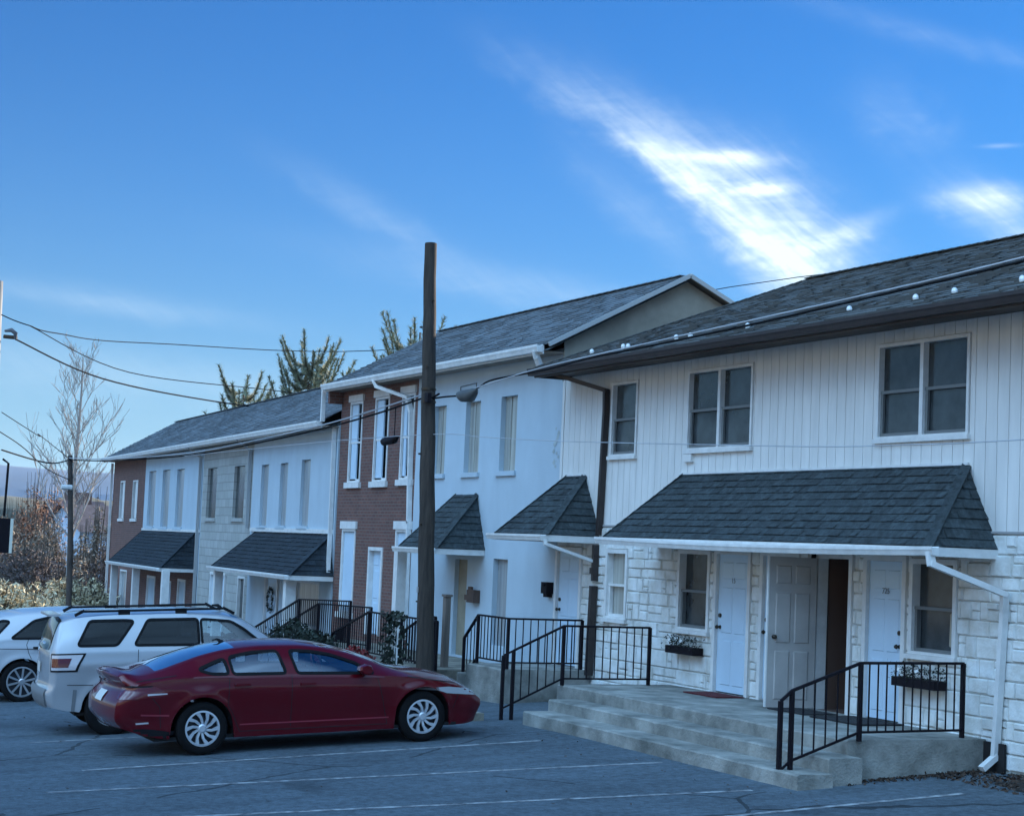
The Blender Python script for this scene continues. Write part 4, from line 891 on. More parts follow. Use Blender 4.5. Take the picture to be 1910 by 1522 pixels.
cable([(-45.94, -6.85, 7.75), (-45.8, -6.55, 7.62), (-45.64, -6.21, 7.51), (-47.3, -5.2, 7.55), (-55, -1.0, 8.3), (-62, 10.5, 9.7), (-50, 19.2, 11.8), (-40, 40, 15)], .014, 'thin high wire arching away above the roofs', m=CABLE)
cable([(-45.64, -6.21, 7.51), (-52, -2.2, 7.1), (-58, 4, 7.4), (-63, 9.5, 7.6)], .014, 'thin wire dropping from the left pole towards the tall conifer', m=CABLE)
cable([(-45.8, -6.5, 7.16), (-50, -3.4, 6.7), (-56, 1.4, 6.75), (-62, 6.8, 7.0)], .022, 'darker wire dropping from the insulator towards the low conifer branches', m=CABLE)
cable([(-46.1, -6.66, 5.35), (-48.5, -5.3, 4.95), (-50.4, -4.9, 5.05), (-60.6, -1.9, 4.75)], .012, 'wavy slack wire right of the left pole', m=CABLE)
cable([(-46.1, -6.68, 4.87), (-49, -5.6, 4.65), (-55, -3.8, 4.3), (-60.55, -2.0, 4.15)], .014, 'lower slack cable between left pole and slim pole', m=CABLE)

# ------------------------------------------------------------------ vegetation
def branch_tree(mbT, base, h, spread, rg, lean=(0, 0), lv=4, r0=.16):
    def grow(p, d, L, r, lev):
        n = 4; pts = [p]; q = Vector(p); dd = Vector(d)
        for i in range(n):
            dd = (dd+Vector((rg.gauss(0, .10), rg.gauss(0, .10), rg.gauss(.05, .06)))).normalized(); q = q+dd*L/n; pts.append(q.copy())
        mbT.tube(pts, [r*(1-.55*i/n) for i in range(n+1)], 5 if lev > 1 else 4, cap=False)
        if lev <= 0: return
        k = rg.choice([3, 4, 4]) if lev < lv else 9
        for i in range(k):
            t = rg.uniform(.22 if lev == lv else .3, 1); a = pts[min(n-1, int(t*n))].lerp(pts[min(n, int(t*n)+1)], t*n % 1)
            ax = Vector((rg.gauss(0, 1), rg.gauss(0, 1), 0)).normalized(); nd = (dd*rg.uniform(.5, .9)+ax*rg.uniform(.35, .75)*spread+Vector((0, 0, .25))).normalized()
            grow(a, nd, L*rg.uniform(.38, .62)*(1.15-.45*t if lev == lv else 1), r*.5*(1.2-.6*t), lev-1)
    grow(Vector(base), Vector((lean[0], lean[1], 1)).normalized(), h, r0, lv)
def bare_tree(label, base, h, seed, group=None):
    root = thing('bare_tree', label, 'tree', base, None, group); rg = random.Random(seed); mb = MB(); B = Vector(base)
    def limb(p, d, L, r, lev):
        n = 5; pts = [p.copy()]; q = p.copy(); dd = d.copy()
        for i in range(n): dd = (dd+Vector((rg.gauss(0, .09), rg.gauss(0, .09), .10+rg.gauss(0, .05)))).normalized(); q = q+dd*L/n; pts.append(q.copy())
        mb.tube(pts, [max(.009, r*(1-.75*i/n)) for i in range(n+1)], 5 if lev > 1 else 4, cap=False)
        if lev == 0: return
        for i in range({3: 7, 2: 6, 1: 4}[lev]):
            t = rg.uniform(.25, 1)*n*.999; j = int(t); a = pts[j].lerp(pts[j+1], t-j); ax = Vector((rg.gauss(0, 1), rg.gauss(0, 1), .2)).normalized()
            limb(a, (dd*.8+ax*.65).normalized(), L*rg.uniform(.35, .6), r*.5, lev-1)
    n = 10; pts = [B+Vector((.05*math.sin(i*.9), .05*math.cos(i*.7), h*i/n)) for i in range(n+1)]
    mb.tube(pts, [.17*(1-.9*i/n)+.01 for i in range(n+1)], 7, cap=False)
    for i in range(26):
        t = .30+.66*i/25; j = min(n-1, int(t*n)); p = pts[j].lerp(pts[j+1], t*n-j); a = i*2.4+rg.uniform(-.4, .4)
        limb(p, Vector((cos(a)*.62, sin(a)*.62, .78)).normalized(), h*(.34-.20*abs(t-.45))*rg.uniform(.7, 1.1)*(1.2-t*.8), .05*(1.25-t), 2)
    mb.build('branches', TWIG, root); return root
bare_tree('tall slender leafless tree against the sky behind the slim pole', (-80.9, 2.35, -2.2), 12.2, 12)
def conifer(label, base, h, seed, z_from, z_to, reach, nbr, group=None, tk=.16):
    root = thing('conifer', label, 'tree', base, None, group); rg = random.Random(seed); b = Vector(base)
    mb = MB(); mb.tube([b, b+Vector((.1, 0, h*.5)), b+Vector((0, .1, h*.93))], [tk, tk*.6, .03], 8); br = MB()
    mbn = MB()
    for i in range(nbr):
        t = i/(nbr-1); z = z_from+(z_to-z_from)*t; a = i*2.399+rg.uniform(-.3, .3); L = reach*(1-t*.45)*rg.uniform(.65, 1.15)
        p = b+Vector((0, 0, z-b.z)); pts = []
        for k in range(7):
            s = k/6; rad = L*s; up = L*(-.30*math.sin(s*2.8)+.62*s*s*s)+ (.42*t*L*s)
            pts.append(p+Vector((math.cos(a)*rad, math.sin(a)*rad, up)))
        br.tube(pts, [.04*(1-.8*k/6) for k in range(7)], 4)
        for k in range(int(620*L/reach)+140):      # bottle-brush needles
            s = .18+.82*rg.random(); j = min(5, int(s*6)); q = pts[j].lerp(pts[j+1], s*6-j) if j < 6 else pts[6]
            dirn = (pts[min(6, j+1)]-pts[j]).normalized(); o = Vector((rg.gauss(0, 1), rg.gauss(0, 1), rg.gauss(0, 1))); o = (o-dirn*o.dot(dirn)).normalized()
            ln = rg.uniform(.08, .25)*(.8+.5*(1-s)); e = q+(o+dirn*.8).normalized()*ln; w = o.cross(dirn).normalized()*.015
            mbn.face([q-w, q+w, e+w*.5, e-w*.5])
    mb.v += []; mb.build('trunk', BARK, root); br.build('limbs', BARK, root); mbn.build('crown', NEEDLE, root); return root

def ray_pt(px, py, Z):
    k = d_ + r_*((px-955)/3400) - u_*((py-761)/3400); return CAM+k*Z
c1 = ray_pt(575, 745, 70); conifer('spiky conifer with upturned branches rising behind the lower roofs', (c1.x, c1.y, -1), 11.6, 5, 5.0, 9.3, 2.35, 64, 'conifers behind the row')
c2 = ray_pt(452, 770, 72); conifer('low spreading conifer branches left of the spiky conifer', (c2.x, c2.y, -1), 9.4, 11, 5.6, 8.2, 2.0, 24, 'conifers behind the row')
c3 = ray_pt(778, 640, 66); conifer('conifer peeping above the brick house roof beside the wooden pole', (c3.x, c3.y, -1), 12.0, 8, 6.6, 9.6, 2.6, 50, 'conifers behind the row')

def thicket(name, label, cx, cy, z0, w, dpt, h, m, n, seed, s=.16, cat='brush', group=None, stemm=None):
    rg = random.Random(seed); root = thing(name, label, cat, (cx, cy, z0), None, group); mb = MB(); ms = MB()
    lobes = [(cx+rg.uniform(-w, w)*.85, cy+rg.uniform(-dpt, dpt)*.85, h*rg.uniform(.6, 1.05), rg.uniform(.3, .55)*max(w, 1.2)) for _ in range(11)]
    for (lx, ly, lh, lr) in lobes:
        for k in range(7):
            a = rg.random()*6.28; r1 = rg.random(); ms.tube([(lx, ly, z0-.3), (lx+cos(a)*lr*.3*r1, ly+sin(a)*lr*.3*r1, z0+lh*.5), (lx+cos(a)*lr*.8*r1, ly+sin(a)*lr*.8*r1, z0+lh*1.04)], [.04, .025, .008], 4, cap=False)
        for i in range(n//11):
            v = Vector((rg.gauss(0, .5), rg.gauss(0, .5), 0)); zz = z0+lh*rg.random()**.75*(1-.22*min(v.length, 2)); p = Vector((lx+v.x*lr, ly+v.y*lr, zz))
            up = Vector((v.x*.5+rg.uniform(-.7, .7), v.y*.5+rg.uniform(-.7, .7), rg.uniform(-.3, .9))).normalized(); L = s*rg.uniform(.6, 1.5); b = up.cross(Vector((rg.uniform(-1, 1), rg.uniform(-1, 1), rg.uniform(-1, 1)))).normalized()*s*rg.uniform(.12, .36)
            mb.face([p-up*L*.5-b, p-up*L*.5+b, p+up*L*.5+b*.3, p+up*L*.5-b*.3])
    ms.build('stems', stemm or BARK, root); mb.build('twigs', m, root); return root
GB = 'winter thickets beyond the left end'
specs = [('pale straw coloured thicket low at the left beyond the parked cars', 30, 1078, 70, 2.1, 1.2, STRAW, 4200), ('straw coloured grass clump right of the slim pole', 165, 1072, 68, 1.3, 1, STRAW, 3200), ('straw coloured clump behind the slim pole base', 100, 1074, 73, 1.5, 1, STRAW, 3200),
         ('dark brown thicket above the straw grass at the left edge', 20, 1018, 84, 2.1, 1.5, BRUSHD, 4600), ('dark brown thicket left of the bare tree', 88, 1022, 86, 1.9, 1.5, BRUSHD, 4400), ('dark olive thicket beside the far brick house', 182, 1008, 82, 1.2, 1.3, BRUSHD, 3600),
         ('tall grey brown thicket at the left edge', 22, 935, 98, 2.1, 2, BRUSH, 7500), ('russet topped thicket high at the left', 58, 905, 106, 2.0, 2, BRUSHO, 8000), ('grey brown thicket before the white far house', 112, 962, 100, 1.5, 1.6, BRUSH, 6500), ('yellowish thicket just left of the far brick house', 196, 935, 104, 1.0, 1.5, BRUSH, 3800)]
for i, (lb, px, pt, Z, w, dp, m, n) in enumerate(specs):
    P = ray_pt(px, pt, Z); z0 = gz(P.x, P.y); thicket('winter_thicket', lb, P.x, P.y, z0, w, dp, (P.z-z0)*1.04, m, n, 40+i, s=.17, group=GB)
# far houses
def far_house(label, px, Z, w, dp, zb, hw, hr, wm, rm, yawd=0):
    P = ray_pt(px, 980, Z); fr = Matrix.Translation((P.x, P.y, 0)) @ Matrix.Rotation(R(yawd)+math.pi/2+YAW*0, 4, 'Z')
    root = thing('distant_house', label, 'house', (0, 0, zb), fr, 'houses in the valley'); x0, x1, y0, y1 = -w/2, w/2, -dp/2, dp/2
    mb = MB(); mb.face([(x0, y0, zb), (x1, y0, zb), (x1, y0, zb+hw), (x0, y0, zb+hw)]); mb.face([(x1, y1, zb), (x0, y1, zb), (x0, y1, zb+hw), (x1, y1, zb+hw)])
    mb.face([(x0, y1, zb), (x0, y0, zb), (x0, y0, zb+hw), (x0, 0, zb+hw+hr), (x0, y1, zb+hw)]); mb.face([(x1, y0, zb), (x1, y1, zb), (x1, y1, zb+hw), (x1, 0, zb+hw+hr), (x1, y0, zb+hw)]); mb.build('wall', wm, root)
    mb = MB(); e = .4; mb.face([(x0-e, y0-e, zb+hw-.2), (x1+e, y0-e, zb+hw-.2), (x1+e, 0, zb+hw+hr+.1), (x0-e, 0, zb+hw+hr+.1)]); mb.face([(x1+e, y1+e, zb+hw-.2), (x0-e, y1+e, zb+hw-.2), (x0-e, 0, zb+hw+hr+.1), (x1+e, 0, zb+hw+hr+.1)])
    rf = mb.build('roof', rm, root)
    mb = MB(); mb.box(-.4, .4, .6, 1.4, zb+hw+hr*.3, zb+hw+hr+1.0); mb.build('chimney', BRK, rf)
    for k in range(3):
        xx = x0+w*(k+.5)/3; mb = MB(); mb.box(xx-.5, xx+.5, y0-.05, y0+.02, zb+hw*.45, zb+hw*.8); mb.build('window', PANE, root)
WALLW = mat('far_white_wall', (.55, .60, .68), .9, var=.1); ROOFP = mat('far_slate_roof', (.07, .06, .075), .9, var=.3)
far_house('white walled house with dark roof right of the bare tree in the valley', 168, 135, 4.6, 5, -5.5, 8.0, 1.7, WALLW, ROOFP, 20)
far_house('dark roofed house in the valley behind the bare tree', 137, 150, 4.2, 4.5, -6, 9.0, 1.7, mat('far_purple_wall', (.12, .10, .12), .9), ROOFP, 10)
# terrain beyond
mb = MB()
H = [(-1, 0), (8, 4), (20, 9), (40, 14), (60, 10), (80, 22), (110, 40), (140, 46), (180, 30)]
def hillstrip(name, Rd, azs, hf, m, zb=-12):
    mb = MB(); prev = None
    for a in azs:
        x = -Rd*cos(R(a)); y = Rd*sin(R(a)); h = hf(a)
        ring = [(x, y, zb), (x*1.03, y*1.03, h*.55), (x*1.10, y*1.10, h*.93), (x*1.16, y*1.16, h), (x*1.5, y*1.5, h*.3)]
        if prev:
            for k in range(4): mb.face([prev[k], prev[k+1], ring[k+1], ring[k]])
        prev = ring
    o = mb.build(name, m, smooth=60); o['kind'] = 'structure'; return o
hillstrip('distant_ridge', 4600, [x*1.2 for x in range(-60, 240)], lambda a: 172+20*noise.noise(Vector((a*.12, 0, 0)))+3*noise.noise(Vector((a*.9, 2, 0))), mat('haze_blue_ridge', (.05, .09, .16), 1., var=.3, vscale=.004))  # distance haze put into the blue colour of the ridge
hillstrip('near_hill', 420, [x*.4 for x in range(-200, 700)], lambda a: 10.2+2.2*noise.noise(Vector((a*.3, 5, 0)))+1.4*noise.noise(Vector((a*1.7, 7, 0)))+.8*noise.noise(Vector((a*6, 9, 0))), mat('hill_wood', (.12, .115, .085), 1., var=.5, vscale=.06, v2=.3, v2scale=.3))
mb = MB(); 
for i in range(64):
    a0, a1 = i*math.pi/32, (i+1)*math.pi/32
    for (ra, rb, za, zb) in ((120, 700, -5.2, -9), (700, 7400, -9, -14)):
        mb.face([(ra*cos(a0)-20, ra*sin(a0), za), (rb*cos(a0)-20, rb*sin(a0), zb), (rb*cos(a1)-20, rb*sin(a1), zb), (ra*cos(a1)-20, ra*sin(a1), za)])
mb.face([(120*cos(i*math.pi/32)-20, 120*sin(i*math.pi/32), -5.2) for i in range(64)])
o = mb.build('valley_floor', mat('valley_grass', (.16, .14, .08), 1., var=.5, vscale=.08)); o['kind'] = 'structure'
mb = MB(); g = {}  # unseen sunlit slope added behind the camera to bounce warm light
for i in range(41):
    for j in range(19):
        x = -70+4*i; t = j/18; y = -38-60*t; z = -1.2+30*t**1.15+1.6*noise.noise(Vector((x*.06, y*.08, 2)))*min(1, t*6)+.7*noise.noise(Vector((x*.3, y*.3, 9)))*min(1, t*6)
        g[i, j] = len(mb.v); mb.v.append((x, y, z))
for i in range(40):
    for j in range(18): mb.f.append((g[i, j], g[i, j+1], g[i+1, j+1], g[i+1, j]))
o = mb.build('bounce_hillside', mat('bounce_hill_grass', (.35, .32, .25), 1., var=.75, vscale=.16, vcol=(.10, .10, .06), v2=.3, v2scale=.6), smooth=60); o['kind'] = 'structure'
# ------------------------------------------------------------------ vehicles
def lerp_tab(tab, x):
    if x <= tab[0][0]: return tab[0][1]
    for (a, b), (c, e) in zip(tab[:-1], tab[1:]):
        if x <= c:
            return b+(e-b)*(x-a)/(c-a)
    return tab[-1][1]
def smooth_tab(tab):
    """monotone cubic through a table"""
    X = [t[0] for t in tab]; Y = [t[1] for t in tab]; n = len(X)
    dl = [(Y[i+1]-Y[i])/(X[i+1]-X[i]) for i in range(n-1)]; mm = [dl[0]]+[0 if dl[i-1]*dl[i] <= 0 else 2*dl[i-1]*dl[i]/(dl[i-1]+dl[i]) for i in range(1, n-1)]+[dl[-1]]
    def f(x):
        if x <= X[0]: return Y[0]
        if x >= X[-1]: return Y[-1]
        i = max(j for j in range(n-1) if X[j] <= x); h = X[i+1]-X[i]; t = (x-X[i])/h
        return (2*t**3-3*t*t+1)*Y[i]+(t**3-2*t*t+t)*h*mm[i]+(-2*t**3+3*t*t)*Y[i+1]+(t**3-t*t)*h*mm[i+1]
    return f
def in_poly(p, poly):
    c = False; n = len(poly)
    for i in range(n):
        a, b = poly[i], poly[(i+1) % n]
        if (a[1] > p[1]) != (b[1] > p[1]) and p[0] < (b[0]-a[0])*(p[1]-a[1])/(b[1]-a[1])+a[0]: c = not c
    return c
def round_poly(poly, r=.04, k=4):
    out = []; n = len(poly)
    for i in range(n):
        P = Vector(poly[i]); A = Vector(poly[i-1]); B = Vector(poly[(i+1) % n]); ra = min(r, (A-P).length*.45, (B-P).length*.45)
        a = P+(A-P).normalized()*ra; b = P+(B-P).normalized()*ra
        for j in range(k+1):
            t = j/k; q = a*(1-t)**2+P*2*t*(1-t)+b*t*t; out.append((q.x, q.y))
    return out
def offset_poly(poly, d):
    n = len(poly); ar = sum(poly[i][0]*poly[(i+1) % n][1]-poly[(i+1) % n][0]*poly[i][1] for i in range(n)); sg = 1 if ar > 0 else -1; out = []
    for i in range(n):
        a = Vector(poly[i-1]); p = Vector(poly[i]); b = Vector(poly[(i+1) % n]); t = (b-a)
        if t.length < 1e-6: out.append(tuple(p)); continue
        t.normalize(); out.append((p.x-t.y*d*sg*-1*-1, p.y+t.x*d*sg)) if False else out.append((p.x+t.y*d*sg, p.y-t.x*d*sg))
    return out
def make_car(S, loc, rotz, pitch, name, label, cat, group):
    root = bpy.data.objects.new(name, None); COL.objects.link(root); ORG[root.name] = (0, 0, 0); tag(root, label, cat, group)
    root.matrix_world = Matrix.Translation(loc) @ Matrix.Rotation(rotz, 4, 'Z') @ Matrix.Rotation(pitch, 4, 'X')
    top, edge, belt, sill, Wf, ew = (smooth_tab(S[k]) for k in ('top', 'edge', 'belt', 'sill', 'W', 'ew'))
    rear, front = smooth_tab(S['rear']), smooth_tab(S['front']); yR, yF = S['yR'], S['yF']
    wb, Ra, wr = S['axles'], S['arch'], S['wheel']
    st = set(np.round(np.linspace(yR, yF, 190), 4))
    for yw in wb:
        rr = math.sqrt(max(.01, Ra**2-(S['sillz']-wr)**2)) if S['sillz'] < wr else Ra
        for k in range(13): a = math.pi*k/12; st.add(round(yw+rr*math.cos(a), 4))
    for e, s in ((yR, 1), (yF, -1)):
        for q in (.01, .03, .06, .1, .15, .2): st.add(round(e+s*q, 4))
    for q in S['cuts']: st.add(q)
    st = sorted(float(q) for q in st); st = [st[0]]+[b for a, b in zip(st[:-1], st[1:]) if b-a > .004]
    nL, nU, nC = 14, 18, 9
    def lowz(y):
        z = sill(y)
        for yw in wb:
            if abs(y-yw) < Ra: z = max(z, wr+math.sqrt(Ra*Ra-(y-yw)**2)-.005)
        return z
    def section(y):
        zl, zb, ze, zt = lowz(y), belt(y), edge(y), top(y); W, we = Wf(y), ew(y)
        ze = max(ze, zb+.004); zt = max(zt, ze+.004); zb = max(zb, zl+.06); we = min(we, W-.01); rows = []
        s0 = S['sillz']
        for j in range(nL+1):
            t = j/nL; z = zl+(zb-zl)*t; tt = (z-s0)/(zb-s0)
            x = W*(1-.085*max(0., 1-tt)**2.4-.012*tt**3)
            cr = S.get('crease', .6); x += .014*math.exp(-((tt-cr)/.10)**2)-.020*math.exp(-((tt-.30)/.20)**2)
            for yw in wb:   # flared arches
                dd = math.hypot(y-yw, z-wr); x += .022*math.exp(-((dd-Ra)/.07)**2)
            rows.append((x, z))
        xb = rows[-1][0]
        for j in range(1, nU+1):
            t = j/nU; z = zb+(ze-zb)*t; x = xb+(we-xb)*(t if ze-zb > .12 else t)+.022*math.sin(math.pi*t)*min(1, (ze-zb)/.3)
            rows.append((x, z))
        for j in range(1, nC+1):
            v = j/nC; x = we*(1-v); z = ze+(zt-ze)*(1-(1-v)**2.3); rows.append((x, z))
        return rows
    secs = []
    for y in st:
        rows = section(y); out = []
        for (x, z) in rows:
            bR = max(0, 1-(y-yR)/.45)**1.5; bF = max(0, 1-(yF-y)/.55)**1.5
            yy = y+rear(z)*bR+front(z)*bF; out.append(Vector((x, yy, z)))
        secs.append(out)
    nr = nL+nU+nC+1
    V = []; idx = {}
    for i, sct in enumerate(secs):
        for j, p in enumerate(sct):
            idx[i, j, 1] = len(V); V.append(tuple(p))
            if j == nr-1: idx[i, j, -1] = idx[i, j, 1]
            else: idx[i, j, -1] = len(V); V.append((-p.x, p.y, p.z))
    faces = []   # (verts, tag)
    for i in range(len(secs)-1):
        ym = (st[i]+st[i+1])/2
        for j in range(nr-1):
            for s in (1, -1):
                q = [idx[i, j, s], idx[i+1, j, s], idx[i+1, j+1, s], idx[i, j+1, s]]
                if s == -1: q = q[::-1]
                q2 = [a for k, a in enumerate(q) if a not in q[:k]]
                t = 'body'
                if j >= nL+nU:
                    v = (j-nL-nU+.5)/nC
                    if S['ws'][0] < ym < S['ws'][1] and v > .06: t = 'ws'
                    if S['rw'][0] < ym < S['rw'][1] and v > .10: t = 'rw'
                faces.append((q2, t, j, s))
    for e, ie in ((-1, 0), (1, len(secs)-1)):   # caps with bulge
        K = 8; grid = []
        for j in range(nr-1):
            p = secs[ie][j]; line = []
            for k in range(K+1):
                c = 1-2*k/K
                if k == 0: line.append(idx[ie, j, 1]); continue
                if k == K: line.append(idx[ie, j, -1]); continue
                line.append(len(V)); V.append((p.x*c, p.y+e*S['bulge']*(1-c*c), p.z))
            grid.append(line)
        for j in range(nr-2):
            for k in range(K):
                q = [grid[j][k], grid[j][k+1], grid[j+1][k+1], grid[j+1][k]]
                faces.append((q if e == -1 else q[::-1], 'body', -1, 0))
        for k in range(K):
            q = [grid[-1][k], grid[-1][k+1], idx[ie, nr-1, 1]]; faces.append((q if e == -1 else q[::-1], 'body', -1, 0))
    bvh = BVHTree.FromPolygons(V, [f[0] for f in faces])
    nside = 1
    wins = [round_poly(w, .05) for w in S['windows']]
    def hit(o, d):
        h = bvh.ray_cast(Vector(o), Vector(d)); return h[0], h[1]
    def side(y, z, s, off=.004):
        h, n = hit((3*s, y, z), (-s, 0, 0))
        if h is None: return None
        if n.x*s < 0: n = -n
        return h+n*off
    def rearp(x, z, s, off=.004):
        h, n = hit((x, s*5, z), (0, -s, 0))
        if h is None: return None
        if n.y*s < 0: n = -n
        return h+n*off
    def obl(u, z, s, e, off=.004):
        """oblique projection for wrap-round lights: e=-1 rear, 1 front"""
        dirv = Vector((-s, -e*1.0, 0)).normalized(); tang = Vector((s, -e, 0)).normalized()
        o = Vector((0, (yR if e < 0 else yF), z)) + tang*u + Vector((s*S['W0'], 0, 0)) - dirv*3
        h, n = hit(o, dirv)
        if h is None: return None
        if n.dot(dirv) > 0: n = -n
        return h+n*off
    def panel(poly, fn, res=.04):
        x0, x1 = min(p[0] for p in poly), max(p[0] for p in poly); y0, y1 = min(p[1] for p in poly), max(p[1] for p in poly); mb = MB()
        nx, ny = max(1, math.ceil((x1-x0)/res)), max(1, math.ceil((y1-y0)/res))
        for i in range(nx):
            for j in range(ny):
                c = clip(poly, (x0+(x1-x0)*i/nx, x0+(x1-x0)*(i+1)/nx, y0+(y1-y0)*j/ny, y0+(y1-y0)*(j+1)/ny))
                if c:
                    P = [fn(*q) for q in c]
                    if all(p is not None for p in P): mb.face(P)
        return mb
    def ring(poly, w0, w1, fn, sub=.03):
        A = offset_poly(poly, w0); B = offset_poly(poly, w1); mb = MB(); n = len(poly)
        for i in range(n):
            j = (i+1) % n; L = (Vector(poly[j])-Vector(poly[i])).length; m = max(1, int(L/sub))
            for k in range(m):
                t0, t1 = k/m, (k+1)/m; l2 = lambda a, b, t: (a[0]+(b[0]-a[0])*t, a[1]+(b[1]-a[1])*t)
                P = [fn(*l2(A[i], A[j], t0)), fn(*l2(A[i], A[j], t1)), fn(*l2(B[i], B[j], t1)), fn(*l2(B[i], B[j], t0))]
                if all(p is not None for p in P): mb.face(P)
        return mb
    def strip(pl, w, fn, sub=.05):
        mb = MB()
        for a, b in zip(pl[:-1], pl[1:]):
            a = Vector(a); b = Vector(b); L = (b-a).length; m = max(1, int(L/sub)); t = (b-a).normalized(); nn = Vector((-t.y, t.x))*w/2
            for k in range(m):
                p = a+(b-a)*k/m; q = a+(b-a)*(k+1)/m; P = [fn(*(p-nn)), fn(*(q-nn)), fn(*(q+nn)), fn(*(p+nn))]
                if all(x is not None for x in P): mb.face(P)
        return mb
    paint = S['paint']
    trimmb, glassmb = MB(), []
    rings = []
    for w in wins:
        for s in (1, -1): rings.append(ring(w, -.016, .020, lambda a, b, s=s: side(a, b, s, .005)))
    glass = []
    for w in wins:
        wsh = offset_poly(w, -.01)
        for s in (1, -1): glass.append(panel(wsh, lambda a, b, s=s: side(a, b, s, -.004), .08))
    # body without window faces
    body = MB(); ws = MB(); rw = MB()
    wsh = [offset_poly(w, 0.0) for w in wins]
    for (q, t, j, s) in faces:
        if t == 'body' and j >= nL-1 and s != 0 and j < nL+nU+1:
            c = sum((Vector(V[a]) for a in q), Vector())/len(q)
            if any(in_poly((c.y, c.z), w) for w in wsh): continue
        (body if t == 'body' else ws if t == 'ws' else rw).face([V[a] for a in q])
    # arch lips and underside
    lip = MB(); und = MB()
    for i in range(len(secs)-1):
        for s in (1, -1):
            a, b = secs[i][0], secs[i+1][0]; a = Vector((a.x*s, a.y, a.z)); b = Vector((b.x*s, b.y, b.z)); a2 = a-Vector((s*.035, 0, 0)); b2 = b-Vector((s*.035, 0, 0))
            body.face([a, b, b2, a2]); und.face([a2, b2, Vector((0, b2.y, b2.z)), Vector((0, a2.y, a2.z))])
    bo = body.build('body', paint, root, smooth=50)
    und.build('underbody', mat('underbody_black', (.008, .008, .009), .9), root)
    mb = MB(); mb.box(-S['W0']+.12, S['W0']-.12, yR+.35, yF-.35, S['sillz']-.01, S['sillz']+.03); mb.build('floor_pan', MATS['underbody_black'], root)
    gm = S['glass']
    w1 = ws.build('windshield', S.get('wsglass', gm), root, smooth=60); rw.build('rear_window', S.get('rwglass', gm), root, smooth=60)
    TRM = S.get('trim', mat('window_rubber', (.006, .006, .007), .7, spec=.15))
    for i, (rg_, gl_) in enumerate(zip(rings, glass)):
        g = gl_.build('side_window', S['wglass'][i//2] if 'wglass' in S else gm, root, smooth=60); rg_.build('window_trim', TRM, g)
    SH = mat('shut_line', (.006, .006, .007), .8)
    for pl in S['lines']:
        for s in (1, -1): strip(pl, .009, lambda a, b, s=s: side(a, b, s, .0035)).build('door_seam', SH, root)
    for (a, b) in S['handles']:
        for s in (1, -1):
            P = side(a, b, s, .0) or Vector((S["W0"]*s, a, b)); mb = MB(); mb.box(P.x-.008, P.x+.030*s+(-.008 if s < 0 else 0)*0, a-.10, a+.10, b-.016, b+.016); mb.build('door_handle', S.get('handle_m', paint), root)
    for (nm, poly, mm, sides, e, hint) in S['lights']:
        for s in sides:
            if e == 0: pn = panel(poly, lambda a, b, s=s: side(a, b, s, hint), .035)
            else: pn = panel(poly, lambda a, b, s=s, e=e: obl(a, b, s, e, hint), .035)
            if pn.v: pn.build(nm, mm, root, smooth=60)
    for (nm, poly, mm, e, off) in S['ends']:
        pn = panel(poly, lambda a, b, e=e: rearp(a, b, e, off), .05)
        if pn.v: pn.build(nm, mm, root, smooth=60)
    # mirrors
    for s in (1, -1):
        y, z = S['mirror']; P = side(y, z, s, 0) or Vector((S["W0"]*s*.93, y, z)); mb = MB()
        n = 8; prof = [(-.10, .0), (-.085, .05), (.0, .075), (.06, .06), (.095, .0), (.06, -.05), (-.05, -.055)]
        cx = P.x+s*.14
        for t, sc in ((-.09, .75), (-.05, 1), (.05, .98), (.085, .8)):
            for (a, b) in prof: mb.v.append((cx+s*t, y+a*sc, z+.05+b*sc))
        k = len(prof)
        for i in range(3):
            for j in range(k): mb.f.append((i*k+j, i*k+(j+1) % k, (i+1)*k+(j+1) % k, (i+1)*k+j))
        mb.f.append(tuple(range(k))); mb.f.append(tuple(3*k+j for j in range(k))[::-1]); mb.bar((P.x-s*.02, y, z+.0), (cx, y, z+.02), .05, .04)
        mb.build('mirror', S.get('mirror_m', paint), root, smooth=50)
    # seats
    SE = mat('seat_cloth', (.02, .02, .022), .9)
    for (y, z, wd) in S['seats']:
        for sx in (-.36, .36):
            mb = MB(); mb.box(sx-.24, sx+.24, y-.06, y+.06, S['sillz']+.1, z); mb.box(sx-.24, sx+.24, y, y+.45, S['sillz']+.1, S['sillz']+.32); mb.box(sx-.13, sx+.13, y-.08, y, z+.03, z+.20); mb.box(sx-.05, sx+.05, y-.05, y-.03, z, z+.03)
            mb.build('seat', SE, root)
    mb = MB(); yd = S['dash'][0]; mb.box(-.62, .62, yd-.15, yd+.35, S['sillz']+.3, S['dash'][1]); mb.build('dashboard', SE, root)
    mb = MB(); 
    for k in range(16): a = k*math.pi/8; b = (k+1)*math.pi/8; c = Vector((-.36, yd-.3, S['dash'][1]+.02)); mb.bar(c+Vector((cos(a)*.18, sin(a)*-.05, sin(a)*.18)), c+Vector((cos(b)*.18, sin(b)*-.05, sin(b)*.18)), .025)
    mb.build('steering_wheel', SE, root)
    # wheels
    TY = mat('tyre', (.008, .008, .009), .9, spec=.15); RM = S['rim_m']; rimr = S['rim']
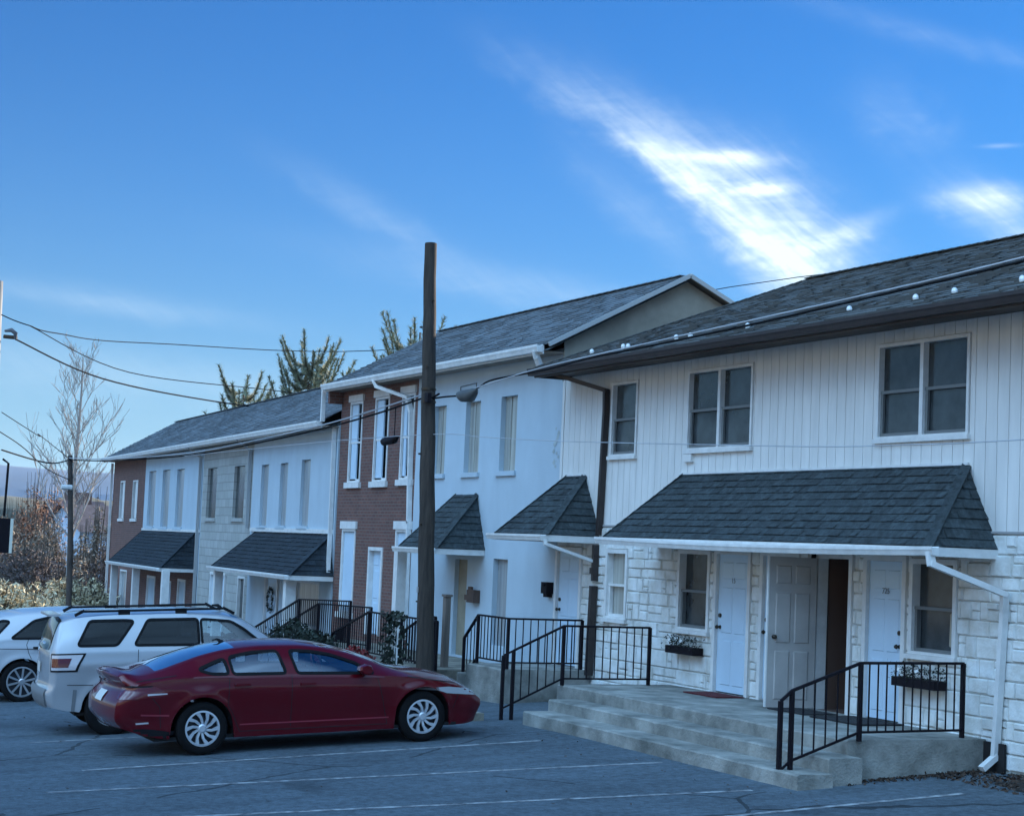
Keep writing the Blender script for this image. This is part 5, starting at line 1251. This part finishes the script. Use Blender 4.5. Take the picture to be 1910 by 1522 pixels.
    for yw in wb:
        for s in (1, -1):
            xo = S['W0']-.02; mb = MB(); k = 40
            prof = [(-.19, rimr-.01), (-.20, rimr+.03), (-.20, wr-.03), (-.18, wr-.006), (-.10, wr), (-.03, wr-.006), (-.005, wr-.035), (.0, rimr+.035), (-.012, rimr-.0), (-.03, rimr-.01)]
            for i in range(k):
                a = 2*math.pi*i/k
                for (x, r) in prof: mb.v.append((s*(xo+x), yw+r*math.cos(a), wr+r*math.sin(a)))
            n = len(prof)
            for i in range(k):
                for j in range(n-1): mb.f.append((i*n+j, ((i+1) % k)*n+j, ((i+1) % k)*n+j+1, i*n+j+1))
            wo_ = mb.build('wheel', TY, root, smooth=40)
            mb = MB(); prof = [(-.10, rimr-.005), (-.03, rimr-.004), (-.012, rimr), (-.010, rimr-.022), (-.035, rimr-.03)]
            for i in range(k):
                a = 2*math.pi*i/k
                for (x, r) in prof: mb.v.append((s*(xo+x), yw+r*math.cos(a), wr+r*math.sin(a)))
            n = len(prof)
            for i in range(k):
                for j in range(n-1): mb.f.append((i*n+j, ((i+1) % k)*n+j, ((i+1) % k)*n+j+1, i*n+j+1))
            hub = .055
            for i in range(S['spokes']):
                a = 2*math.pi*i/S['spokes']+.2; tw = S['twist']*1
                w0, w1 = S['spw']
                def pt(r, an, x): return (s*(xo+x), yw+r*math.cos(an), wr+r*math.sin(an))
                a0, a1 = a, a+tw; r0_, r1_ = hub*.8, rimr-.02
                A = [pt(r0_, a0-w0/r0_/2, -.022), pt(r0_, a0+w0/r0_/2, -.022), pt((r0_+r1_)/2, (a0+a1)/2+w0*.5/((r0_+r1_)/2)*1.1, -.016), pt(r1_, a1+w1/r1_/2, -.014), pt(r1_, a1-w1/r1_/2, -.014), pt((r0_+r1_)/2, (a0+a1)/2-w0*.5/((r0_+r1_)/2)*1.1, -.016)]
                B = [(p[0]-s*.03, p[1], p[2]) for p in A]; n0 = len(mb.v); mb.v += A+B; mb.f.append(tuple(n0+q for q in range(6))); 
                for q in range(6): mb.f.append((n0+q, n0+(q+1) % 6, n0+6+(q+1) % 6, n0+6+q))
            mb.tube([(s*(xo-.05), yw, wr), (s*(xo-.018), yw, wr), (s*(xo-.010), yw, wr)], [hub, hub, hub*.7], 16)
            mb.build('rim', RM, wo_)
            mb = MB(); mb.tube([(s*(xo-.09), yw, wr), (s*(xo-.075), yw, wr)], rimr-.012, 24); mb.build('brake_backing', mat('wheel_dark', (.012, .014, .022), .6), wo_)
    if 'extra' in S: S['extra'](root, side, rearp, strip, panel)
    return root
REDP = mat('red_paint', (.100, .0006, .005), .34, metal=.1, coat=.9, spec=.12)
SILP = mat('silver_white_paint', (.42, .43, .45), .35, metal=.25, coat=1.)
WHTP = mat('white_paint', (.52, .54, .57), .35, coat=1.)
GL_CLEAR = glassmat('car_glass', (.62, .72, .74), .05)
GL_SED = glassmat('sedan_glass', (.85, .95, .97), .34)
GL_REAR = glassmat('sloped_rear_glass', (.35, .42, .45), .85)
GL_DARK = glassmat('tinted_glass', (.02, .022, .025), -.015)
TAILR = mat('tail_lamp_red', (.11, .003, .006), .15, coat=1.); TAILC = mat('tail_lamp_clear', (.60, .56, .58), .15, coat=1.); HEADL = mat('headlamp_clear', (.35, .36, .38), .08, coat=1.)
CLAD = mat('grey_cladding', (.16, .17, .18), .6); BLKP = mat('black_plastic', (.008, .008, .010), .6, spec=.2); CHR = mat('bright_rim', (.62, .64, .68), .28, metal=.55); CHR2 = mat('alloy_rim', (.50, .51, .53), .3, metal=.7); PLATE = mat('number_plate', (.6, .6, .58), .4)
sedan = dict(yR=-2.42, yF=2.33, W0=.90, axles=(-1.48, 1.47), arch=.395, wheel=.33, rim=.222, sillz=.20, bulge=.05, crease=.78,
    top=[(-2.42, 1.02), (-2.36, 1.055), (-2.2, 1.045), (-2.0, 1.085), (-1.7, 1.185), (-1.35, 1.275), (-1.0, 1.33), (-.6, 1.35), (-.2, 1.345), (.15, 1.31), (.5, 1.23), (.85, 1.12), (1.15, .995), (1.35, .95), (1.8, .875), (2.1, .80), (2.25, .71), (2.33, .62)],
    edge=[(-2.42, .99), (-2.36, 1.02), (-2.2, .995), (-2.0, 1.03), (-1.7, 1.11), (-1.35, 1.21), (-1.0, 1.27), (-.6, 1.295), (-.2, 1.288), (.15, 1.25), (.5, 1.17), (.85, 1.04), (1.15, .93), (1.35, .885), (1.8, .80), (2.1, .71), (2.28, .60), (2.38, .50)],
    belt=[(-2.42, .87), (-2.1, .93), (-1.6, .965), (-1.0, .96), (0, .93), (.8, .89), (1.2, .86), (1.8, .76), (2.1, .66), (2.38, .46)],
    sill=[(-2.42, .36), (-2.2, .27), (-1.9, .22), (-1.4, .20), (1.4, .19), (2.1, .19), (2.38, .22)],
    W=[(-2.42, .76), (-2.38, .815), (-2.3, .855), (-2.1, .88), (-1.7, .895), (-1.0, .90), (.8, .90), (1.5, .885), (1.9, .84), (2.15, .79), (2.3, .71), (2.38, .62)],
    ew=[(-2.42, .64), (-2.0, .66), (-1.5, .60), (-1.0, .58), (0, .59), (.5, .62), (.9, .68), (1.3, .74), (1.8, .72), (2.15, .65), (2.38, .48)],
    rear=[(.2, .12), (.35, -.03), (.5, -.13), (.65, -.12), (.75, -.06), (.85, .02), (.95, -.04), (1.0, -.06)], front=[(.15, -.05), (.3, .0), (.48, .05), (.58, .04), (.68, -.02), (.8, -.12)],
    cuts=[-2.02, -.98, .12, 1.22], ws=(.12, 1.22), rw=(-2.02, -.98),
    windows=[[(-1.52, 1.045), (-1.36, .995), (-1.145, .99), (-1.165, 1.165), (-1.30, 1.125)], [(-1.09, .985), (-.40, .97), (-.46, 1.235), (-.78, 1.23), (-1.10, 1.18)], [(-.25, .965), (.80, .925), (.55, 1.06), (.25, 1.165), (-.02, 1.215), (-.30, 1.235)]],
    lines=[[(-.33, .30), (-.33, .95)], [(-1.10, .50), (-1.16, .60), (-1.14, .98)], [(-1.10, .50), (-1.0, .27), (.98, .26)], [(.98, .26), (.90, .60), (.82, .90)], [(-2.3, .93), (-1.8, .99)], [(-2.0, .36), (-2.02, .62), (-2.12, .74)], [(1.92, .42), (2.02, .66)], [(1.25, .86), (1.98, .74)]],
    handles=[(-.55, .83), (.68*0-.28+.40-1.35+.0, .84) if False else (-.98, .85), (-.10, .82)][:0]+[(-.98, .85), (-.12, .825)],
    paint=REDP, glass=GL_SED, rwglass=GL_REAR, mirror=(.62, .93), seats=[(-.95, 1.02, 1), (.05, 1.0, 1)], dash=(.75, .93), rim_m=CHR, spokes=10, twist=.42, spw=(.030, .052),
    lights=[('tail_light', [(-.22, .72), (.33, .74), (.36, .79), (.22, .87), (-.22, .87)], TAILR, (1, -1), -1, .006), ('tail_light_edge', [(-.22, .868), (.20, .868), (.20, .885), (-.22, .885)], BLKP, (1, -1), -1, .009), ('tail_light_strip', [(.16, .765), (.34, .775), (.34, .79), (.16, .785)], TAILC, (1, -1), -1, .010), ('headlight', [(-.1, .56), (.35, .62), (.55, .70), (.30, .70), (-.1, .64)], HEADL, (1, -1), 1, .006), ('lower_bumper', [(-.25, .20), (.40, .20), (.40, .30), (.1, .36), (-.25, .36)], BLKP, (1, -1), -1, .007), ('reflector', [(.02, .415), (.14, .42), (.14, .44), (.02, .435)], TAILC, (1, -1), -1, .006)],
    ends=[('licence_plate', [(-.17, .66), (.17, .66), (.17, .78), (-.17, .78)], PLATE, -1, .012), ('rear_diffuser', [(-.6, .24), (.6, .24), (.66, .36), (-.66, .36)], BLKP, -1, .006), ('grille', [(-.5, .34), (.5, .34), (.42, .56), (-.42, .56)], BLKP, 1, .006), ('exhaust_tip', [(.38, .27), (.50, .27), (.50, .31), (.38, .31)], CHR, -1, .012)])
def sedan_extra(root, side, rearp, strip, panel):
    for s in (1, -1):
        strip([(-2.25, .53), (-1.9, .51)], .02, lambda a, b, s=s: side(a, b, s, .004)).build('bumper_crease_shine', mat('crease_highlight', (.30, .03, .05), .3, coat=1.), root)  # crease and sill highlights put into lighter red strips
        strip([(-1.0, .355), (1.0, .345)], .016, lambda a, b, s=s: side(a, b, s, .006)).build('sill_shine', MATS['crease_highlight'], root)
    mb = MB(); mb.tube([(0, -.98, 1.32), (0, -1.06, 1.365), (0, -1.12, 1.35)], [.025, .015, .008], 6); mb.build('antenna', BLKP, root)
sedan['extra'] = sedan_extra
mid_y = -6.395
CARX = -22.27-.88
make_car(sedan, (CARX, mid_y, gz(CARX, mid_y)+.0), 0, math.atan(.05), 'parked_car', 'dark red sedan parked nose to the building, nearest of the three vehicles', 'car', 'cars parked in front of the row')
suv = dict(yR=-2.14, yF=2.15, W0=.90, axles=(-1.31, 1.31), arch=.40, wheel=.355, rim=.215, sillz=.30, bulge=.05, crease=.80,
    top=[(-2.14, 1.28), (-2.11, 1.45), (-2.02, 1.62), (-1.70, 1.685), (-1.2, 1.715), (-.4, 1.72), (.2, 1.69), (.5, 1.63), (.8, 1.46), (1.1, 1.24), (1.2, 1.17), (1.8, 1.10), (2.05, 1.02), (2.15, .90)],
    edge=[(-2.14, 1.20), (-2.11, 1.38), (-2.02, 1.56), (-1.70, 1.63), (-1.2, 1.655), (-.4, 1.655), (.2, 1.62), (.5, 1.555), (.8, 1.38), (1.1, 1.17), (1.2, 1.11), (1.8, 1.03), (2.05, .95), (2.15, .82)],
    belt=[(-2.14, 1.13), (-1.5, 1.15), (0, 1.13), (.9, 1.09), (1.2, 1.07), (1.8, .98), (2.15, .78)],
    sill=[(-2.14, .42), (-1.9, .36), (-1.4, .32), (1.4, .31), (1.9, .33), (2.15, .40)],
    W=[(-2.14, .76), (-2.11, .81), (-2.05, .865), (-1.7, .895), (0, .90), (1.3, .895), (1.8, .87), (2.05, .81), (2.15, .72)],
    ew=[(-2.14, .68), (-1.9, .68), (0, .68), (.6, .70), (1.2, .76), (1.8, .74), (2.15, .64)],
    rear=[(.3, .08), (.5, -.05), (.62, -.06), (.70, .0), (1.15, .02), (1.3, .05), (1.65, .10)], front=[(.3, -.06), (.5, .02), (.8, .0), (1.0, -.10)],
    cuts=[-2.12, -1.98, .42, 1.18], ws=(.42, 1.18), rw=(-2.13, -2.0),
    windows=[[(-1.76, 1.25), (-1.22, 1.245), (-.97, 1.57), (-1.10, 1.58), (-1.58, 1.58)], [(-.98, 1.24), (-.075, 1.225), (-.075, 1.575), (-.78, 1.58)], [(-.03, 1.225), (.86, 1.19), (.58, 1.42), (.40, 1.53), (-.03, 1.572)]],
    lines=[[(-.05, .42), (-.05, 1.17)], [(-.95, .78), (-.93, 1.18)], [(-.95, .78), (-.82, .42), (.95, .42)], [(.95, .42), (.90, 1.1)], [(-1.9, .72), (-1.55, .71)]],
    handles=[(-.78, 1.02), (.12, 1.0)], handle_m=BLKP, paint=SILP, glass=GL_DARK, wglass=[GL_DARK, GL_DARK, GL_CLEAR], wsglass=GL_CLEAR, mirror=(.78, 1.14), mirror_m=BLKP, seats=[(-.85, 1.15, 1), (.15, 1.15, 1)], dash=(.85, 1.1), rim_m=CHR2, spokes=5, twist=0, spw=(.05, .06),
    lights=[('tail_light', [(-.06, .90), (.26, .90), (.34, 1.15), (-.06, 1.15)], BLKP, (1, -1), -1, .006), ('tail_light_lens', [(-.04, .925), (.24, .925), (.31, 1.13), (-.04, 1.13)], TAILC, (1, -1), -1, .010), ('tail_light_red', [(-.03, .965), (.17, .965), (.20, 1.085), (-.03, 1.085)], TAILR, (1, -1), -1, .014)],
    ends=[('rear_glass', [(-.62, 1.19), (.62, 1.19), (.56, 1.56), (-.56, 1.56)], GL_DARK, -1, .008), ('licence_plate', [(-.17, .86), (.17, .86), (.17, 1.0), (-.17, 1.0)], PLATE, -1, .012), ('bumper', [(-.72, .42), (.72, .42), (.74, .66), (-.74, .66)], CLAD, -1, .02), ('grille', [(-.5, .55), (.5, .55), (.5, .85), (-.5, .85)], BLKP, 1, .006)])
def suv_extra(root, side, rearp, strip, panel):
    for s in (1, -1):
        mb = MB(); x = s*.66
        mb.bar((x, -1.65, 1.712), (x, .30, 1.712), .04, .03); mb.bar((x, -1.65, 1.725), (x, -1.78, 1.66), .045, .04); mb.bar((x, .30, 1.725), (x, .46, 1.64), .045, .04)
        for yy in (-1.1, -.3): mb.box(x-.02, x+.02, yy-.08, yy+.08, 1.64, 1.73)
        mb.build('roof_rail', BLKP, root)
        strip([(-2.03, .52), (-1.78, .50)], .3, lambda a, b, s=s: side(a, b, s, .006)).build('bumper_side', CLAD, root)
    mb = MB(); mb.box(-.5, .5, -2.12, -1.95, 1.645, 1.675); mb.build('spoiler', SILP, root)
    mb = MB(); mb.tube([(.3, .35, 1.69), (.28, .30, 1.74), (.25, .22, 1.745)], [.03, .025, .01], 6); mb.build('antenna', BLKP, root)
suv['extra'] = suv_extra
SX = -25.32-.88; SY = -8.46+1.31+.22
make_car(suv, (SX, SY, gz(SX, SY)), R(-4.5), math.atan(.05), 'parked_suv', 'silver white boxy sport utility vehicle with black roof rails, behind the red sedan', 'car', 'cars parked in front of the row')
cross = dict(suv); cross.update(yR=-2.35, yF=2.3, W0=.94, axles=(-1.43, 1.42), arch=.41, wheel=.365, rim=.262, sillz=.28, bulge=.07,
    top=[(-2.35, 1.10), (-2.25, 1.30), (-2.05, 1.46), (-1.7, 1.555), (-1.1, 1.60), (-.4, 1.61), (.2, 1.58), (.6, 1.49), (1.0, 1.28), (1.25, 1.13), (1.9, 1.04), (2.2, .93), (2.3, .80)],
    edge=[(-2.35, 1.05), (-2.25, 1.22), (-2.05, 1.36), (-1.7, 1.47), (-1.1, 1.53), (-.4, 1.54), (.2, 1.50), (.6, 1.40), (1.0, 1.2), (1.25, 1.07), (1.9, .97), (2.2, .86), (2.3, .74)],
    belt=[(-2.35, 1.03), (-1.6, 1.10), (0, 1.04), (.9, 1.02), (1.3, 1.0), (1.9, .90), (2.3, .70)], sill=[(-2.35, .40), (-1.9, .33), (-1.4, .30), (1.4, .29), (2.0, .31), (2.3, .40)],
    W=[(-2.35, .78), (-2.3, .84), (-2.15, .90), (-1.8, .935), (0, .94), (1.3, .935), (1.9, .90), (2.15, .83), (2.3, .74)], ew=[(-2.35, .70), (-1.9, .69), (0, .69), (.6, .71), (1.25, .80), (1.9, .77), (2.3, .66)],
    cuts=[-2.3, -1.95, .45, 1.22], ws=(.45, 1.22), rw=(-2.3, -1.95), crease=.8,
    windows=[[(-2.05, 1.15), (-1.90, 1.13), (-1.62, 1.40), (-1.75, 1.42), (-1.95, 1.33)], [(-1.62, 1.115), (-.55, 1.09), (-.55, 1.46), (-.95, 1.455), (-1.22, 1.40)], [(-.46, 1.09), (.92, 1.08), (.55, 1.32), (.25, 1.43), (-.46, 1.47)]],
    lines=[[(-.5, .38), (-.5, 1.07)], [(-1.32, .85), (-1.36, 1.0), (-1.32, 1.1)], [(-1.32, .85), (-1.1, .38), (.95, .38)], [(-2.2, .96), (-.6, .90)]], handles=[(-1.15, .95), (-.25, .93)], paint=WHTP, wglass=[GL_DARK]*3,
    lights=[('tail_light', [(-.14, .86), (.25, .90), (.30, 1.02), (-.14, 1.02)], TAILR, (1, -1), -1, .006)], ends=[('licence_plate', [(-.17, .76), (.17, .76), (.17, .88), (-.17, .88)], PLATE, -1, .012), ('grille', [(-.5, .5), (.5, .5), (.5, .8), (-.5, .8)], BLKP, 1, .006)], mirror=(.8, 1.06), mirror_m=WHTP, seats=[(-.85, 1.08, 1), (.2, 1.08, 1)], dash=(.9, 1.0), spokes=10, spw=(.03, .035))
cross['extra'] = lambda *a: None
CXX = -32.3-.9; CY_ = -8.22+1.43
make_car(cross, (CXX, CY_, gz(CXX, CY_)), R(-3), math.atan(.05), 'parked_suv', 'rounder white crossover with dark alloy wheels, cut by the left picture edge', 'car', 'cars parked in front of the row')

mb = MB(); mb.box(-7600, 7600, -7600, 7600, -16, 225)
hz_ = mb.build('haze', bpy.data.materials.new('haze_air')); hz_['kind'] = 'stuff'; tag(hz_, 'thin blue air fading the far ridge and hills', 'haze')
hm = hz_.data.materials[0]; hm.use_nodes = True; hn = hm.node_tree; hn.nodes.clear(); ho = hn.nodes.new('ShaderNodeOutputMaterial'); hv = hn.nodes.new('ShaderNodeVolumePrincipled')
hv.inputs['Color'].default_value = (.55, .75, .95, 1); hv.inputs['Density'].default_value = .00006; hn.links.new(hv.outputs[0], ho.inputs['Volume'])
